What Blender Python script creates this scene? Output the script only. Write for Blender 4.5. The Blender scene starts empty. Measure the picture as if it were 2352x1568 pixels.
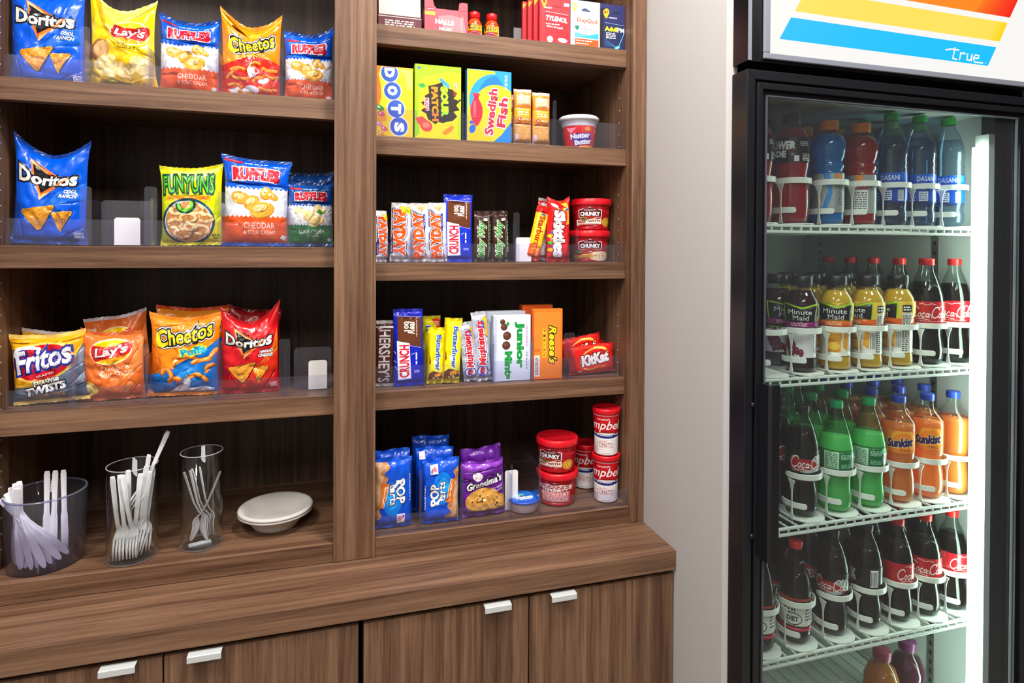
import bpy, math, random
from mathutils import Vector, Matrix, noise
from mathutils.geometry import delaunay_2d_cdt
PI = math.pi
sin, cos = math.sin, math.cos
SC = bpy.context.scene
COL = SC.collection

# ------------------------------------------------------------------ camera
cd = bpy.data.cameras.new('camera'); cam = bpy.data.objects.new('camera', cd); COL.objects.link(cam)
cd.sensor_width = 36; cd.sensor_fit = 'HORIZONTAL'
cd.lens = 36 * 1386.67 / 2352
cd.shift_y = (583.27 - 784) / 2352
cd.clip_start = .02; cd.clip_end = 50
Rm = Matrix(((0.9604812, -0.2782920, 0.0054229), (0.0029190, -0.0094109, -0.9999514), (0.2783295, 0.9604504, -0.0082267)))
cam.matrix_world = Matrix.Translation((0, -1.4, 1.55)) @ Matrix((Rm[0], -Rm[1], -Rm[2])).transposed().to_4x4()
SC.camera = cam

# ------------------------------------------------------------------ world, lights, exposure
wd = bpy.data.worlds.new('world'); SC.world = wd; wd.use_nodes = True
wd.node_tree.nodes['Background'].inputs[0].default_value = (.9, .95, 1, 1)
wd.node_tree.nodes['Background'].inputs[1].default_value = .05
def area(name, loc, rot, sx, sy, power, color=(1, 1, 1), spread=PI):
    l = bpy.data.lights.new(name, 'AREA'); l.shape = 'RECTANGLE'; l.size = sx; l.size_y = sy
    l.energy = power; l.color = color; l.spread = spread
    o = bpy.data.objects.new(name, l); COL.objects.link(o); o.location = loc; o.rotation_euler = rot
    return o
area('ceiling_light_over_candy', (.45, -.74, 2.96), (0, 0, 0), .3, .3, 27, (1, .97, .945))
area('ceiling_light_left', (-.75, -1.15, 2.96), (0, 0, 0), .4, .4, 22, (1, .965, .93))
area('ceiling_light_right', (1.35, -1.5, 2.96), (0, 0, 0), .4, .4, 16, (1, .97, .94))
area('fill_light_behind_camera', (-.2, -2.6, 2.96), (0, 0, 0), 1.2, .6, 28, (1, .97, .94))  # unseen fill lamp, added to brighten the fronts
SC.view_settings.view_transform = 'Standard'; SC.view_settings.look = 'None'
SC.view_settings.gamma = 1; SC.view_settings.use_curve_mapping = False
SC.view_settings.exposure = .55
cy = SC.cycles
cy.max_bounces = 10; cy.transparent_max_bounces = 40; cy.transmission_bounces = 8; cy.glossy_bounces = 5; cy.diffuse_bounces = 4
cy.caustics_reflective = False; cy.caustics_refractive = False; cy.sample_clamp_indirect = 4
cy.use_denoising = True

# ------------------------------------------------------------------ materials
def lin(h):
    h = h.lstrip('#')
    if len(h) == 3: h = ''.join(c * 2 for c in h)
    o = []
    for i in (0, 2, 4):
        c = int(h[i:i + 2], 16) / 255
        o.append(c / 12.92 if c <= .04045 else ((c + .055) / 1.055) ** 2.4)
    return tuple(o) + (1,)
MATS = {}
FIN = {'foil': (.25, .4, 0), 'paper': (.5, .4, 0), 'plastic': (.3, .5, 0), 'matte': (.75, .3, 0), 'metal': (.35, .5, 1),
       'film': (.22, .5, 0)}
def mat(col, fin='plastic'):
    """plain coloured surface with a faint procedural variation of gloss"""
    k = (col, fin)
    if fin == 'lit' and k not in MATS: MATS[k] = emit('backlit_print_' + col.strip('#'), col, .67, '#060606')
    if k in MATS: return MATS[k]
    m = bpy.data.materials.new(fin + '_' + col.strip('#')); m.use_nodes = True
    n = m.node_tree.nodes; L = m.node_tree.links; b = n['Principled BSDF']
    r, sp, me = FIN[fin]
    b.inputs['Base Color'].default_value = lin(col)
    b.inputs['Metallic'].default_value = me
    b.inputs['Specular IOR Level'].default_value = sp
    nz = n.new('ShaderNodeTexNoise'); nz.inputs['Scale'].default_value = 60
    mr = n.new('ShaderNodeMapRange'); mr.inputs['To Min'].default_value = r * .85; mr.inputs['To Max'].default_value = r * 1.15
    L.new(nz.outputs['Fac'], mr.inputs['Value']); L.new(mr.outputs[0], b.inputs['Roughness'])
    if fin == 'foil': b.inputs['Coat Weight'].default_value = .15; b.inputs['Coat Roughness'].default_value = .12
    MATS[k] = m
    return m
def wood(name, axis, dark='#4e3324', light='#87664e', seed=0):
    """walnut laminate, grain running along axis"""
    m = bpy.data.materials.new(name); m.use_nodes = True
    n = m.node_tree.nodes; L = m.node_tree.links; b = n['Principled BSDF']
    tc = n.new('ShaderNodeTexCoord'); mp = n.new('ShaderNodeMapping')
    s = {'x': (.9, 30, 30), 'z': (30, 30, .9)}[axis]
    mp.inputs['Scale'].default_value = s; mp.inputs['Location'].default_value = (seed * 3.7, seed * 1.3, seed * 2.1)
    L.new(tc.outputs['Object'], mp.inputs['Vector'])
    n1 = n.new('ShaderNodeTexNoise'); n1.inputs['Scale'].default_value = 1.6; n1.inputs['Detail'].default_value = 4; n1.inputs['Distortion'].default_value = .6
    n2 = n.new('ShaderNodeTexNoise'); n2.inputs['Scale'].default_value = 7; n2.inputs['Detail'].default_value = 6; n2.inputs['Roughness'].default_value = .7
    L.new(mp.outputs[0], n1.inputs['Vector']); L.new(mp.outputs[0], n2.inputs['Vector'])
    mx = n.new('ShaderNodeMath'); mx.operation = 'MULTIPLY_ADD'; mx.inputs[1].default_value = .55
    L.new(n1.outputs['Fac'], mx.inputs[0])
    m2 = n.new('ShaderNodeMath'); m2.operation = 'MULTIPLY'; m2.inputs[1].default_value = .45
    L.new(n2.outputs['Fac'], m2.inputs[0]); L.new(m2.outputs[0], mx.inputs[2])
    cr = n.new('ShaderNodeValToRGB'); e = cr.color_ramp.elements
    e[0].position = .37; e[0].color = lin(dark); e[1].position = .63; e[1].color = lin(light)
    q = e.new(.5); q.color = tuple((a + c) / 2 * .97 for a, c in zip(lin(dark), lin(light)))[:3] + (1,)
    L.new(mx.outputs[0], cr.inputs[0]); L.new(cr.outputs[0], b.inputs['Base Color'])
    b.inputs['Roughness'].default_value = .42; b.inputs['Specular IOR Level'].default_value = .35
    bp = n.new('ShaderNodeBump'); bp.inputs['Strength'].default_value = .08; bp.inputs['Distance'].default_value = .002
    L.new(n2.outputs['Fac'], bp.inputs['Height']); L.new(bp.outputs[0], b.inputs['Normal'])
    return m
def schlick(n, L, ior):
    """the same reflectance from both sides of a thin wall"""
    w = n.new('ShaderNodeLayerWeight'); w.inputs[0].default_value = .5
    p = n.new('ShaderNodeMath'); p.operation = 'POWER'; p.inputs[1].default_value = 5; L.new(w.outputs['Facing'], p.inputs[0])
    k = ((ior - 1) / (ior + 1)) ** 2
    q = n.new('ShaderNodeMath'); q.operation = 'MULTIPLY_ADD'; q.inputs[1].default_value = 1 - k; q.inputs[2].default_value = k; L.new(p.outputs[0], q.inputs[0])
    return q.outputs[0]
def clear(name, tint='#ffffff', rough=.03, edge=.0, f0=1.45, haze=0):
    """thin clear plastic or glass: transparent with a Fresnel reflection and optional milky haze"""
    m = bpy.data.materials.new(name); m.use_nodes = True
    n = m.node_tree.nodes; L = m.node_tree.links; n.remove(n['Principled BSDF']); out = n['Material Output']
    t = n.new('ShaderNodeBsdfTransparent'); t.inputs[0].default_value = lin(tint)
    g = n.new('ShaderNodeBsdfGlossy'); g.inputs['Roughness'].default_value = rough
    f = schlick(n, L, f0)
    a = n.new('ShaderNodeMixShader'); L.new(f, a.inputs[0]); L.new(t.outputs[0], a.inputs[1]); L.new(g.outputs[0], a.inputs[2])
    last = a
    if haze:
        d = n.new('ShaderNodeBsdfDiffuse'); d.inputs[0].default_value = lin('#e8e8f4')
        h = n.new('ShaderNodeMixShader'); h.inputs[0].default_value = haze
        L.new(a.outputs[0], h.inputs[1]); L.new(d.outputs[0], h.inputs[2]); last = h
    L.new(last.outputs[0], out.inputs[0])
    return m
def emit(name, col, power, base=None):
    m = bpy.data.materials.new(name); m.use_nodes = True
    b = m.node_tree.nodes['Principled BSDF']
    b.inputs['Base Color'].default_value = lin(base or col); b.inputs['Emission Color'].default_value = lin(col); b.inputs['Emission Strength'].default_value = power
    return m
def drink(name, col, trans=.5, rough=.08):
    """coloured liquid: lets light through, glossy outside"""
    m = bpy.data.materials.new(name); m.use_nodes = True
    n = m.node_tree.nodes; L = m.node_tree.links; n.remove(n['Principled BSDF']); out = n['Material Output']
    d = n.new('ShaderNodeBsdfDiffuse'); d.inputs[0].default_value = lin(col)
    t = n.new('ShaderNodeBsdfTranslucent'); t.inputs[0].default_value = lin(col)
    a = n.new('ShaderNodeMixShader'); a.inputs[0].default_value = trans; L.new(d.outputs[0], a.inputs[1]); L.new(t.outputs[0], a.inputs[2])
    g = n.new('ShaderNodeBsdfGlossy'); g.inputs['Roughness'].default_value = rough
    f = schlick(n, L, 1.35)
    x = n.new('ShaderNodeMixShader'); L.new(f, x.inputs[0]); L.new(a.outputs[0], x.inputs[1]); L.new(g.outputs[0], x.inputs[2])
    L.new(x.outputs[0], out.inputs[0])
    return m
W_H = [wood('walnut_horizontal_%d' % i, 'x', seed=i) for i in range(3)]
W_V = [wood('walnut_vertical_%d' % i, 'z', seed=i + 5) for i in range(4)]
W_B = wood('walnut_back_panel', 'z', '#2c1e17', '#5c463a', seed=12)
ACR = clear('clear_acrylic', '#f4f4fb', .03, haze=.012)
GLS = clear('clear_glass', '#fcfefd', .01, f0=1.5)
def edgy(m, col):
    n = m.node_tree.nodes; L = m.node_tree.links; t = [q for q in n if q.type == 'BSDF_TRANSPARENT'][0]
    lw = n.new('ShaderNodeLayerWeight'); lw.inputs[0].default_value = .25; mx = n.new('ShaderNodeMix'); mx.data_type = 'RGBA'
    mx.inputs[6].default_value = t.inputs[0].default_value[:]; mx.inputs[7].default_value = lin(col)
    L.new(lw.outputs['Facing'], mx.inputs[0]); L.new(mx.outputs[2], t.inputs[0]); return m
PANE = clear('cooler_door_glass', '#f3f8f6', .01, f0=1.4, haze=.012)
TUB = clear('smoky_blue_plastic', '#fbfbff', .05, haze=.02, f0=1.5)
PET = clear('clear_bottle_plastic', '#f6fbfa', .04, f0=1.5)

edgy(TUB, '#d6d6f0')
RIM = clear('glass_rim_painted_highlight', '#ffffff', .02, f0=1.9, haze=.30)  # pale haze paints the bright highlight along glass rims and feet
RIMB = edgy(clear('rounded_blue_rim', '#c8c8ea', .04, f0=1.6, haze=.12), '#5a5aa0')

# ------------------------------------------------------------------ mesh building
class MB:
    def __init__(s): s.v = []; s.f = []; s.m = []; s.mats = []; s.sm = []
    def mi(s, m):
        if m not in s.mats: s.mats.append(m)
        return s.mats.index(m)
    def add(s, v, f, m, smooth=False):
        o = len(s.v); s.v += [tuple(p) for p in v]; k = s.mi(m)
        for q in f: s.f.append([i + o for i in q]); s.m.append(k); s.sm.append(smooth)
        return s
    def box(s, x0, x1, y0, y1, z0, z1, m, M=None):
        v = [Vector(p) for p in ((x0, y0, z0), (x1, y0, z0), (x1, y1, z0), (x0, y1, z0), (x0, y0, z1), (x1, y0, z1), (x1, y1, z1), (x0, y1, z1))]
        if M: v = [M @ p for p in v]
        return s.add(v, ((0, 3, 2, 1), (4, 5, 6, 7), (0, 1, 5, 4), (1, 2, 6, 5), (2, 3, 7, 6), (3, 0, 4, 7)), m)
    def prism(s, pts, axis, a, b, m, smooth=False):
        """extrude a 2-D outline: axis 'x' pts=(y,z); 'y' pts=(x,z); 'z' pts=(x,y)"""
        P = {'x': lambda p, t: (t, p[0], p[1]), 'y': lambda p, t: (p[0], t, p[1]), 'z': lambda p, t: (p[0], p[1], t)}[axis]
        n = len(pts); v = [P(p, a) for p in pts] + [P(p, b) for p in pts]
        f = [tuple(range(n))[::-1], tuple(range(n, 2 * n))] + [(i, (i + 1) % n, n + (i + 1) % n, n + i) for i in range(n)]
        return s.add(v, f, m, smooth)
    def lathe(s, prof, m, seg=32, cx=0, cy=0, cz=0, cap0=False, cap1=False, wob=None):
        v = []; f = []
        for r, z in prof:
            for i in range(seg):
                a = 2 * PI * i / seg; rr = r * (wob(a, z) if wob else 1)
                v.append((cx + rr * cos(a), cy + rr * sin(a), cz + z))
        for j in range(len(prof) - 1):
            for i in range(seg):
                k = (i + 1) % seg
                f.append((j * seg + i, j * seg + k, (j + 1) * seg + k, (j + 1) * seg + i))
        if cap0: f.append(tuple(range(seg))[::-1])
        if cap1: f.append(tuple(range((len(prof) - 1) * seg, len(prof) * seg)))
        return s.add(v, f, m, True)
    def tube(s, pts, r, m, seg=8, closed=False):
        pts = [Vector(p) for p in pts]; n = len(pts); v = []; f = []; rr = r if isinstance(r, (list, tuple)) else [r] * n
        up = Vector((0, 0, 1))
        for i, p in enumerate(pts):
            t = (pts[min(i + 1, n - 1)] - pts[max(i - 1, 0)]).normalized()
            a = t.cross(up if abs(t.z) < .95 else Vector((1, 0, 0))).normalized(); b = t.cross(a)
            for k in range(seg):
                w = 2 * PI * k / seg; v.append(p + (a * cos(w) + b * sin(w)) * rr[i])
        for i in range(n - 1):
            for k in range(seg):
                q = (k + 1) % seg; f.append((i * seg + k, i * seg + q, (i + 1) * seg + q, (i + 1) * seg + k))
        f.append(tuple(range(seg))[::-1]); f.append(tuple(range((n - 1) * seg, n * seg)))
        return s.add(v, f, m, True)
    def build(s, name, parent=None, bevel=0, solid=0):
        me = bpy.data.meshes.new(name); me.from_pydata(s.v, [], s.f); me.validate()
        for m in s.mats: me.materials.append(m)
        if len(me.polygons) == len(s.f):
            me.polygons.foreach_set('material_index', s.m); me.polygons.foreach_set('use_smooth', s.sm)
        o = bpy.data.objects.new(name, me); COL.objects.link(o)
        if parent: o.parent = parent
        if solid:
            md = o.modifiers.new('thickness', 'SOLIDIFY'); md.thickness = solid; md.offset = 0
        if bevel:
            md = o.modifiers.new('bevel', 'BEVEL'); md.width = bevel; md.segments = 2; md.limit_method = 'ANGLE'; md.angle_limit = .9
        return o
def tag(o, label, cat, group=None, kind=None):
    o['label'] = label; o['category'] = cat
    if group: o['group'] = group
    if kind: o['kind'] = kind
    return o
def thing(name, label, cat, loc=(0, 0, 0), rz=0, group=None):
    o = bpy.data.objects.new(name, None); COL.objects.link(o); o.empty_display_size = .02
    o.location = loc; o.rotation_euler = (0, 0, rz)
    return tag(o, label, cat, group)
def struct(o): o['kind'] = 'structure'; return o
def kids(o): return [c for c in bpy.data.objects if c.parent == o]
def dup(o, parent=None):
    c = o.copy(); COL.objects.link(c)
    if parent: c.parent = parent
    for ch in kids(o): dup(ch, c)
    return c

# ------------------------------------------------------------------ flat print: shapes cut into one planar partition, then laid on the surface
def ccw(V, F):
    o = []
    for q in F:
        a = sum(V[q[i]][0] * V[q[(i + 1) % len(q)]][1] - V[q[(i + 1) % len(q)]][0] * V[q[i]][1] for i in range(len(q)))
        if abs(a) > 1e-9: o.append(list(q) if a > 0 else list(q)[::-1])
    return o
def P(c, *pts): return [(c, list(pts), [list(range(len(pts)))])]
def R(c, x0, y0, x1, y1): return P(c, (x0, y0), (x1, y0), (x1, y1), (x0, y1))
def E(c, x, y, rx, ry=None, rot=0, n=22, a0=0, a1=360):
    ry = ry or rx; k = math.radians(rot); full = abs(a1 - a0) >= 360
    A = [math.radians(a0 + (a1 - a0) * i / (n if full else n - 1)) for i in range(n)]
    return P(c, *[(x + rx * cos(a) * cos(k) - ry * sin(a) * sin(k), y + rx * cos(a) * sin(k) + ry * sin(a) * cos(k)) for a in A])
def crv(pts, n=4):
    o = []; q = [pts[0]] + list(pts) + [pts[-1]]
    for i in range(1, len(q) - 2):
        a, b, c, d = q[i - 1:i + 3]
        for k in range(n):
            t = k / n
            o.append(tuple(.5 * (2 * b[j] + (c[j] - a[j]) * t + (2 * a[j] - 5 * b[j] + 4 * c[j] - d[j]) * t * t + (3 * b[j] - a[j] - 3 * c[j] + d[j]) * t ** 3) for j in (0, 1)))
    return o + [tuple(pts[-1])]
def S(c, w, *pts, smooth=True):
    """brush stroke"""
    if smooth and len(pts) > 2: pts = crv(pts)
    V = []; F = []
    for i, p in enumerate(pts):
        o = len(V); V += [(p[0] + w / 2 * cos(a * PI / 3), p[1] + w / 2 * sin(a * PI / 3)) for a in range(6)]; F.append(list(range(o, o + 6)))
        if i:
            q = pts[i - 1]; dx, dy = p[0] - q[0], p[1] - q[1]; l = math.hypot(dx, dy)
            if l < 1e-6: continue
            nx, ny = -dy / l * w / 2, dx / l * w / 2; o = len(V)
            V += [(q[0] + nx, q[1] + ny), (q[0] - nx, q[1] - ny), (p[0] - nx, p[1] - ny), (p[0] + nx, p[1] + ny)]; F.append(list(range(o, o + 4)))
    return [(c, V, F)]
def glyphs(s, off, sh):
    c = bpy.data.curves.new('t', 'FONT'); c.body = s; c.offset = off; c.shear = sh; c.resolution_u = 2; c.fill_mode = 'FRONT'
    o = bpy.data.objects.new('t', c); m = o.to_mesh()
    v = [(p.co.x, p.co.y) for p in m.vertices]; f = [list(p.vertices) for p in m.polygons]
    o.to_mesh_clear(); bpy.data.objects.remove(o); bpy.data.curves.remove(c)
    return v, f
GC = {}
def T(s, cx, cy, w, h, col, rot=0, ol=None, b=.02, sh=0, arc=0, rise=0):
    """lettering fitted to a w x h box; ol = ((colour, width), ...) outlines, outermost first"""
    def get(off):
        k = (s, off, sh)
        if k not in GC: GC[k] = glyphs(s, off, sh)
        return GC[k]
    v0, _ = get(b)
    x0 = min(p[0] for p in v0); x1 = max(p[0] for p in v0); y0 = min(p[1] for p in v0); y1 = max(p[1] for p in v0)
    sx = w / (x1 - x0); sy = h / (y1 - y0) if h else sx; k = math.radians(rot); out = []
    for c, off in list(ol or ()) + [(col, 0)]:
        v, f = get(round(b + off, 4)); V = []
        for x, y in v:
            X = (x - (x0 + x1) / 2) * sx; Y = (y - (y0 + y1) / 2) * sy; t = 2 * X / w
            Y = Y * (1 + rise * t) + arc * (1 - t * t)
            V.append((cx + X * cos(k) - Y * sin(k), cy + X * sin(k) + Y * cos(k)))
        out.append((c, V, f))
    return out
def small(c, x, y, w, h, n, rows=1, rot=0, seed=1):
    """rows of fine print too small to read, as broken dashes"""
    rd = random.Random(seed); o = []; k = math.radians(rot)
    for r in range(rows):
        t = 0; yy = h / 2 - h * (r + .5) / rows
        while t < w:
            l = min(w - t, w / n * rd.uniform(.5, 1.5)); q = h / rows * .28
            pts = [(t - w / 2, yy - q), (t + l * .75 - w / 2, yy - q), (t + l * .75 - w / 2, yy + q), (t - w / 2, yy + q)]
            o += P(c, *[(x + a * cos(k) - b * sin(k), y + a * sin(k) + b * cos(k)) for a, b in pts]); t += l
    return o
def bars(x, y, w, h, n=12, rot=0, seed=2, c='#222222', bg='#f2f2f2'):
    rd = random.Random(seed); o = []; k = math.radians(rot)
    def q(x0, y0, x1, y1, c): return P(c, *[(x + a * cos(k) - b * sin(k), y + a * sin(k) + b * cos(k)) for a, b in ((x0, y0), (x1, y0), (x1, y1), (x0, y1))])
    o += q(-w / 2, -h / 2, w / 2, h / 2, bg); t = -w / 2 + w * .06
    for i in range(n):
        l = w * .88 / n; o += q(t, -h * .42, t + l * rd.uniform(.3, .7), h * .42, c); t += l
    return o
def spk(c, pts, n, r, seed=1):
    """specks scattered inside a polygon's middle"""
    rd = random.Random(seed); o = []; k = len(pts)
    for _ in range(n):
        w = [rd.random() ** 1.2 for _ in pts]; t = sum(w); x = sum(a * p[0] for a, p in zip(w, pts)) / t; y = sum(a * p[1] for a, p in zip(w, pts)) / t
        o += E(c, x, y, r * rd.uniform(.6, 1.6), r * rd.uniform(.5, 1.1), rd.uniform(0, 180), 5)
    return o
def wave(y, x0=0, x1=100, n=14, a=1.6, ph=0):
    return [(x0 + (x1 - x0) * i / (n * 4), y + a * sin(i * PI / 2 + ph)) for i in range(n * 4 + 1)]

def inside(c, V, q):
    r = False; j = q[-1]
    for i in q:
        a, b = V[i], V[j]
        if (a.y > c.y) != (b.y > c.y) and c.x < (b.x - a.x) * (c.y - a.y) / (b.y - a.y) + a.x: r = not r
        j = i
    return r
def sheet(mb, shapes, aw, ah, W, H, bg, fin, f3, nx, ny, smooth=True, x0=0, y0=0):
    """partition of the rectangle aw x ah by the shapes; every cell gets the topmost colour; f3(u,v in 0..1) -> 3-D"""
    V = []; F = []; own = []
    for k, (c, vs, fs) in enumerate(shapes):
        o = len(V); V += [Vector((p[0] / aw * W, p[1] / ah * H)) for p in vs]
        for q in ccw(V, [[i + o for i in q] for q in fs]): F.append(q); own.append(k)
    edges = []; o = len(V); ring = []
    for i in range(nx + 1): ring.append((W * i / nx, 0))
    for j in range(1, ny + 1): ring.append((W, H * j / ny))
    for i in range(nx - 1, -1, -1): ring.append((W * i / nx, H))
    for j in range(ny - 1, 0, -1): ring.append((0, H * j / ny))
    V += [Vector(p) for p in ring]; n = len(ring)
    edges = [(o + i, o + (i + 1) % n) for i in range(n)]
    for i in range(1, nx):
        for j in range(1, ny):
            V.append(Vector((W * (i + .22 * ((j % 2) - .5)) / nx, H * j / ny)))
    r = delaunay_2d_cdt(V, edges, F, 0, 1e-7, True)
    vs, fs, of = r[0], r[2], r[5]
    by = {}
    for q, src in zip(fs, of):
        c = sum((vs[i] for i in q), Vector((0, 0))) / len(q)
        if c.x < 0 or c.y < 0 or c.x > W or c.y > H: continue
        k = -1
        for i in sorted(src, key=lambda i: -own[i]):
            if own[i] <= k: break
            if inside(c, V, F[i]): k = own[i]
        by.setdefault(shapes[k][0] if k >= 0 else bg, []).append(q)
    P3 = [f3(min(1, max(0, p.x / W)), min(1, max(0, p.y / H))) for p in vs]
    first = len(mb.v); mb.v += [tuple(p) for p in P3]
    for c, qs in by.items():
        k = mb.mi(mat(c, fin))
        for q in qs: mb.f.append([i + first for i in q]); mb.m.append(k); mb.sm.append(smooth)

# ------------------------------------------------------------------ packages
def clampf(x, a=0, b=1): return max(a, min(b, x))
def bag(name, label, cat, W, H, Tk, shapes, aw, ah, bg, loc, rz=0, lean=0, roll=0, seal='#c9c9cf', hl=0, hr=0, dip=0, seed=1, flat=2.6, pinch=.07,
        wr=1.25, nx=24, ny=30, fin='foil', group=None, sh=.008, back=None, vf=3.0):
    """sealed pouch: printed front, plain back, crimped seals top and bottom"""
    t = thing(name, label, cat, (loc[0], loc[1], loc[2] + abs(sin(roll)) * W / 2 + .0002), rz, group); t.rotation_euler = (lean, roll, rz)
    def surf(u, v, side=1):
        U = 2 * u - 1; w = abs(2 * v - 1)
        eu = max(0, 1 - abs(U) ** flat) ** .6; ev = max(0, 1 - w ** vf) ** .6
        e = eu * ev; tp = clampf((v - .45) / .55); tp = tp * tp * (3 - 2 * tp)
        x = U * W / 2 * (1 - pinch * max(0, 1 - w ** 4))
        h = hl if U < 0 else hr
        z = H * v + tp * (h * abs(U) ** 1.7 - dip * max(0, 1 - U * U))
        y = -side * Tk / 2 * e
        n1 = noise.noise((u * 3.1 + seed * 7.3, v * 3.6 + seed, side * 3.0)); n2 = noise.noise((u * 8 + seed, v * 7 + seed * 2.7, side * 5.0))
        n3 = noise.noise((u * 4.2 + v * 2.5 + seed * 1.9, v * 4.8 - u * 3 + seed, 9.0))
        crease = (math.exp(-(1 - v) / .13) + math.exp(-v / .1)) * sin(U * 13 + seed * 2.1 + n1 * 3)
        edge = .35 + .65 * e
        y += -side * wr * (Tk * .11 * n1 * edge + Tk * .05 * n2 * edge - Tk * .36 * max(0, .2 - abs(n3)) * edge + .0016 * crease * (1 if .01 < v < .99 else .3))
        if v <= 0 or v >= 1 or u <= 0 or u >= 1: y *= .0 if (v <= 0 or v >= 1) else .15
        y += .004 * wr * sin(U * 3 + seed) * tp
        return (x, y, z + sh)
    f = MB()
    sheet(f, shapes, aw, ah, W, H, bg, fin, lambda u, v: surf(u, v, 1), nx, ny)
    f.build('front_panel', t)
    b = MB(); N, M2 = 12, 16; v = [surf(i / N, j / M2, -1) for j in range(M2 + 1) for i in range(N + 1)]
    b.add(v, [(j * (N + 1) + i + 1, j * (N + 1) + i, (j + 1) * (N + 1) + i, (j + 1) * (N + 1) + i + 1) for j in range(M2) for i in range(N)], mat(back or bg, fin), True)
    b.build('back_panel', t)
    for nm, v0, d in (('top_seal', 1, 1), ('bottom_seal', 0, -1)):
        s = MB(); K = 22; v = []
        for side in (1, -1):
            for j in range(3):
                for i in range(K + 1):
                    x, y, z = surf(i / K, v0, 1); jag = .0012 * (i % 2) if j == 2 else 0
                    v.append((x, y - side * .0004 + .0005 * (-1) ** i * (j == 1) + .0015 * sin(i * .7 + seed) * j * wr * .5, z + d * (sh * j / 2 - jag)))
        q = []
        for k in (0, 1):
            o = k * 3 * (K + 1)
            for j in range(2):
                for i in range(K):
                    a = o + j * (K + 1) + i; c = (a, a + 1, a + K + 2, a + K + 1); q.append(c if (k == 0) == (d > 0) else c[::-1])
        s.add(v, q, mat(seal, fin), False); s.build(nm, t)
    return t
def carton(name, label, cat, W, D, H, shapes, aw, ah, bg, loc, rz=0, lean=0, side=None, top=None, group=None, roll=0, fin='paper', flap=True):
    t = thing(name, label, cat, (loc[0], loc[1], loc[2] + .0003), rz, group); t.rotation_euler = (lean, roll, rz)
    f = MB(); b = .0008
    sheet(f, shapes, aw, ah, W - 2 * b, H - 2 * b, bg, fin, lambda u, v: (-W / 2 + b + u * (W - 2 * b), 0, b + v * (H - 2 * b)), 1, 1, False)
    sm = mat(side or bg, fin); tm = mat(top or side or bg, fin)
    x0, x1 = -W / 2, W / 2
    ring = [(x0 + b, 0, b), (x1 - b, 0, b), (x1 - b, 0, H - b), (x0 + b, 0, H - b), (x0, b, 0), (x1, b, 0), (x1, b, H), (x0, b, H)]
    f.add(ring, [(0, 4, 5, 1), (1, 5, 6, 2), (2, 6, 7, 3), (3, 7, 4, 0)], sm)
    f.add([(x0, b, 0), (x1, b, 0), (x1, D, 0), (x0, D, 0), (x0, b, H), (x1, b, H), (x1, D, H), (x0, D, H)], [(1, 2, 6, 5), (2, 3, 7, 6), (3, 0, 4, 7), (0, 3, 2, 1)], sm)
    f.add([(x0, b, H), (x1, b, H), (x1, D, H), (x0, D, H)], [(0, 1, 2, 3)], tm)
    f.build('carton', t)
    if flap:
        g = MB(); g.box(x0 + .0006, x1 - .0006, .0015, D - .001, H + .0001, H + .0007, tm); g.build('top_flap', t)
    return t
def wrap(name, shapes, aw, ah, bg, prof, z0, z1, parent, a0=0, span=360, off=.0004, fin='paper', nx=40, ny=None, wob=None):
    """printed sleeve following a turned profile; a0 = where its middle faces (degrees, 0 = towards -y)"""
    P_ = sorted(prof, key=lambda p: p[1])
    def rad(z):
        for (r0, s0), (r1, s1) in zip(P_, P_[1:]):
            if s0 <= z <= s1 + 1e-9: return r0 + (r1 - r0) * (z - s0) / max(1e-9, s1 - s0)
        return P_[-1][0] if z > P_[-1][1] else P_[0][0]
    rm = rad((z0 + z1) / 2); ny = ny or max(2, int((z1 - z0) / .006))
    def f3(u, v):
        a = math.radians(-90 + a0 + (u - .5) * span); z = z0 + v * (z1 - z0); r = (rad(z) + off) * (wob(a, z) if wob else 1)
        return (r * cos(a), r * sin(a), z)
    m = MB(); sheet(m, shapes, aw, ah, rm * math.radians(span), z1 - z0, bg, fin, f3, nx, ny)
    return m.build(name, parent)
def ribbed(n, d): return lambda a, z: 1 + d * cos(a * n)

# ------------------------------------------------------------------ the room
ZF = 0.0
wallm = mat('#b9b7b5', 'matte'); ceilm = mat('#e4e2df', 'matte')
def room():
    m = MB(); m.box(-1.2, 4.6, -3.6, .62, -.1, 0, mat('#8d8379', 'paper')); struct(m.build('floor'))
    m = MB(); m.box(-1.2, 4.6, -3.6, .62, 3.0, 3.1, ceilm); struct(m.build('ceiling'))
    m = MB(); m.box(-1.2, 4.6, .52, .62, 0, 3.0, wallm); struct(m.build('wall_back'))
    m = MB(); m.box(-1.2, -1.1, -3.6, .52, 0, 3.0, wallm); struct(m.build('wall_left'))
    m = MB(); m.box(4.5, 4.6, -3.6, .52, 0, 3.0, mat('#4e4640', 'matte')); struct(m.build('wall_right'))
    m = MB(); m.box(-1.1, 4.5, -3.6, -3.5, 0, 3.0, mat('#8f8a86', 'matte')); struct(m.build('wall_front'))
    m = MB(); m.box(.7645, .789, -.342, .52, 0, 3.0, wallm); struct(m.build('wall_partition', bevel=.011))
    m = MB(); m.box(-1.1, -.683, .0, .52, 0, 3.0, wallm); struct(m.build('wall_left_return'))
    m = MB(); m.box(-.683, .764, .0, .52, 2.42, 3.0, wallm); struct(m.build('wall_soffit'))
room()

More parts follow.
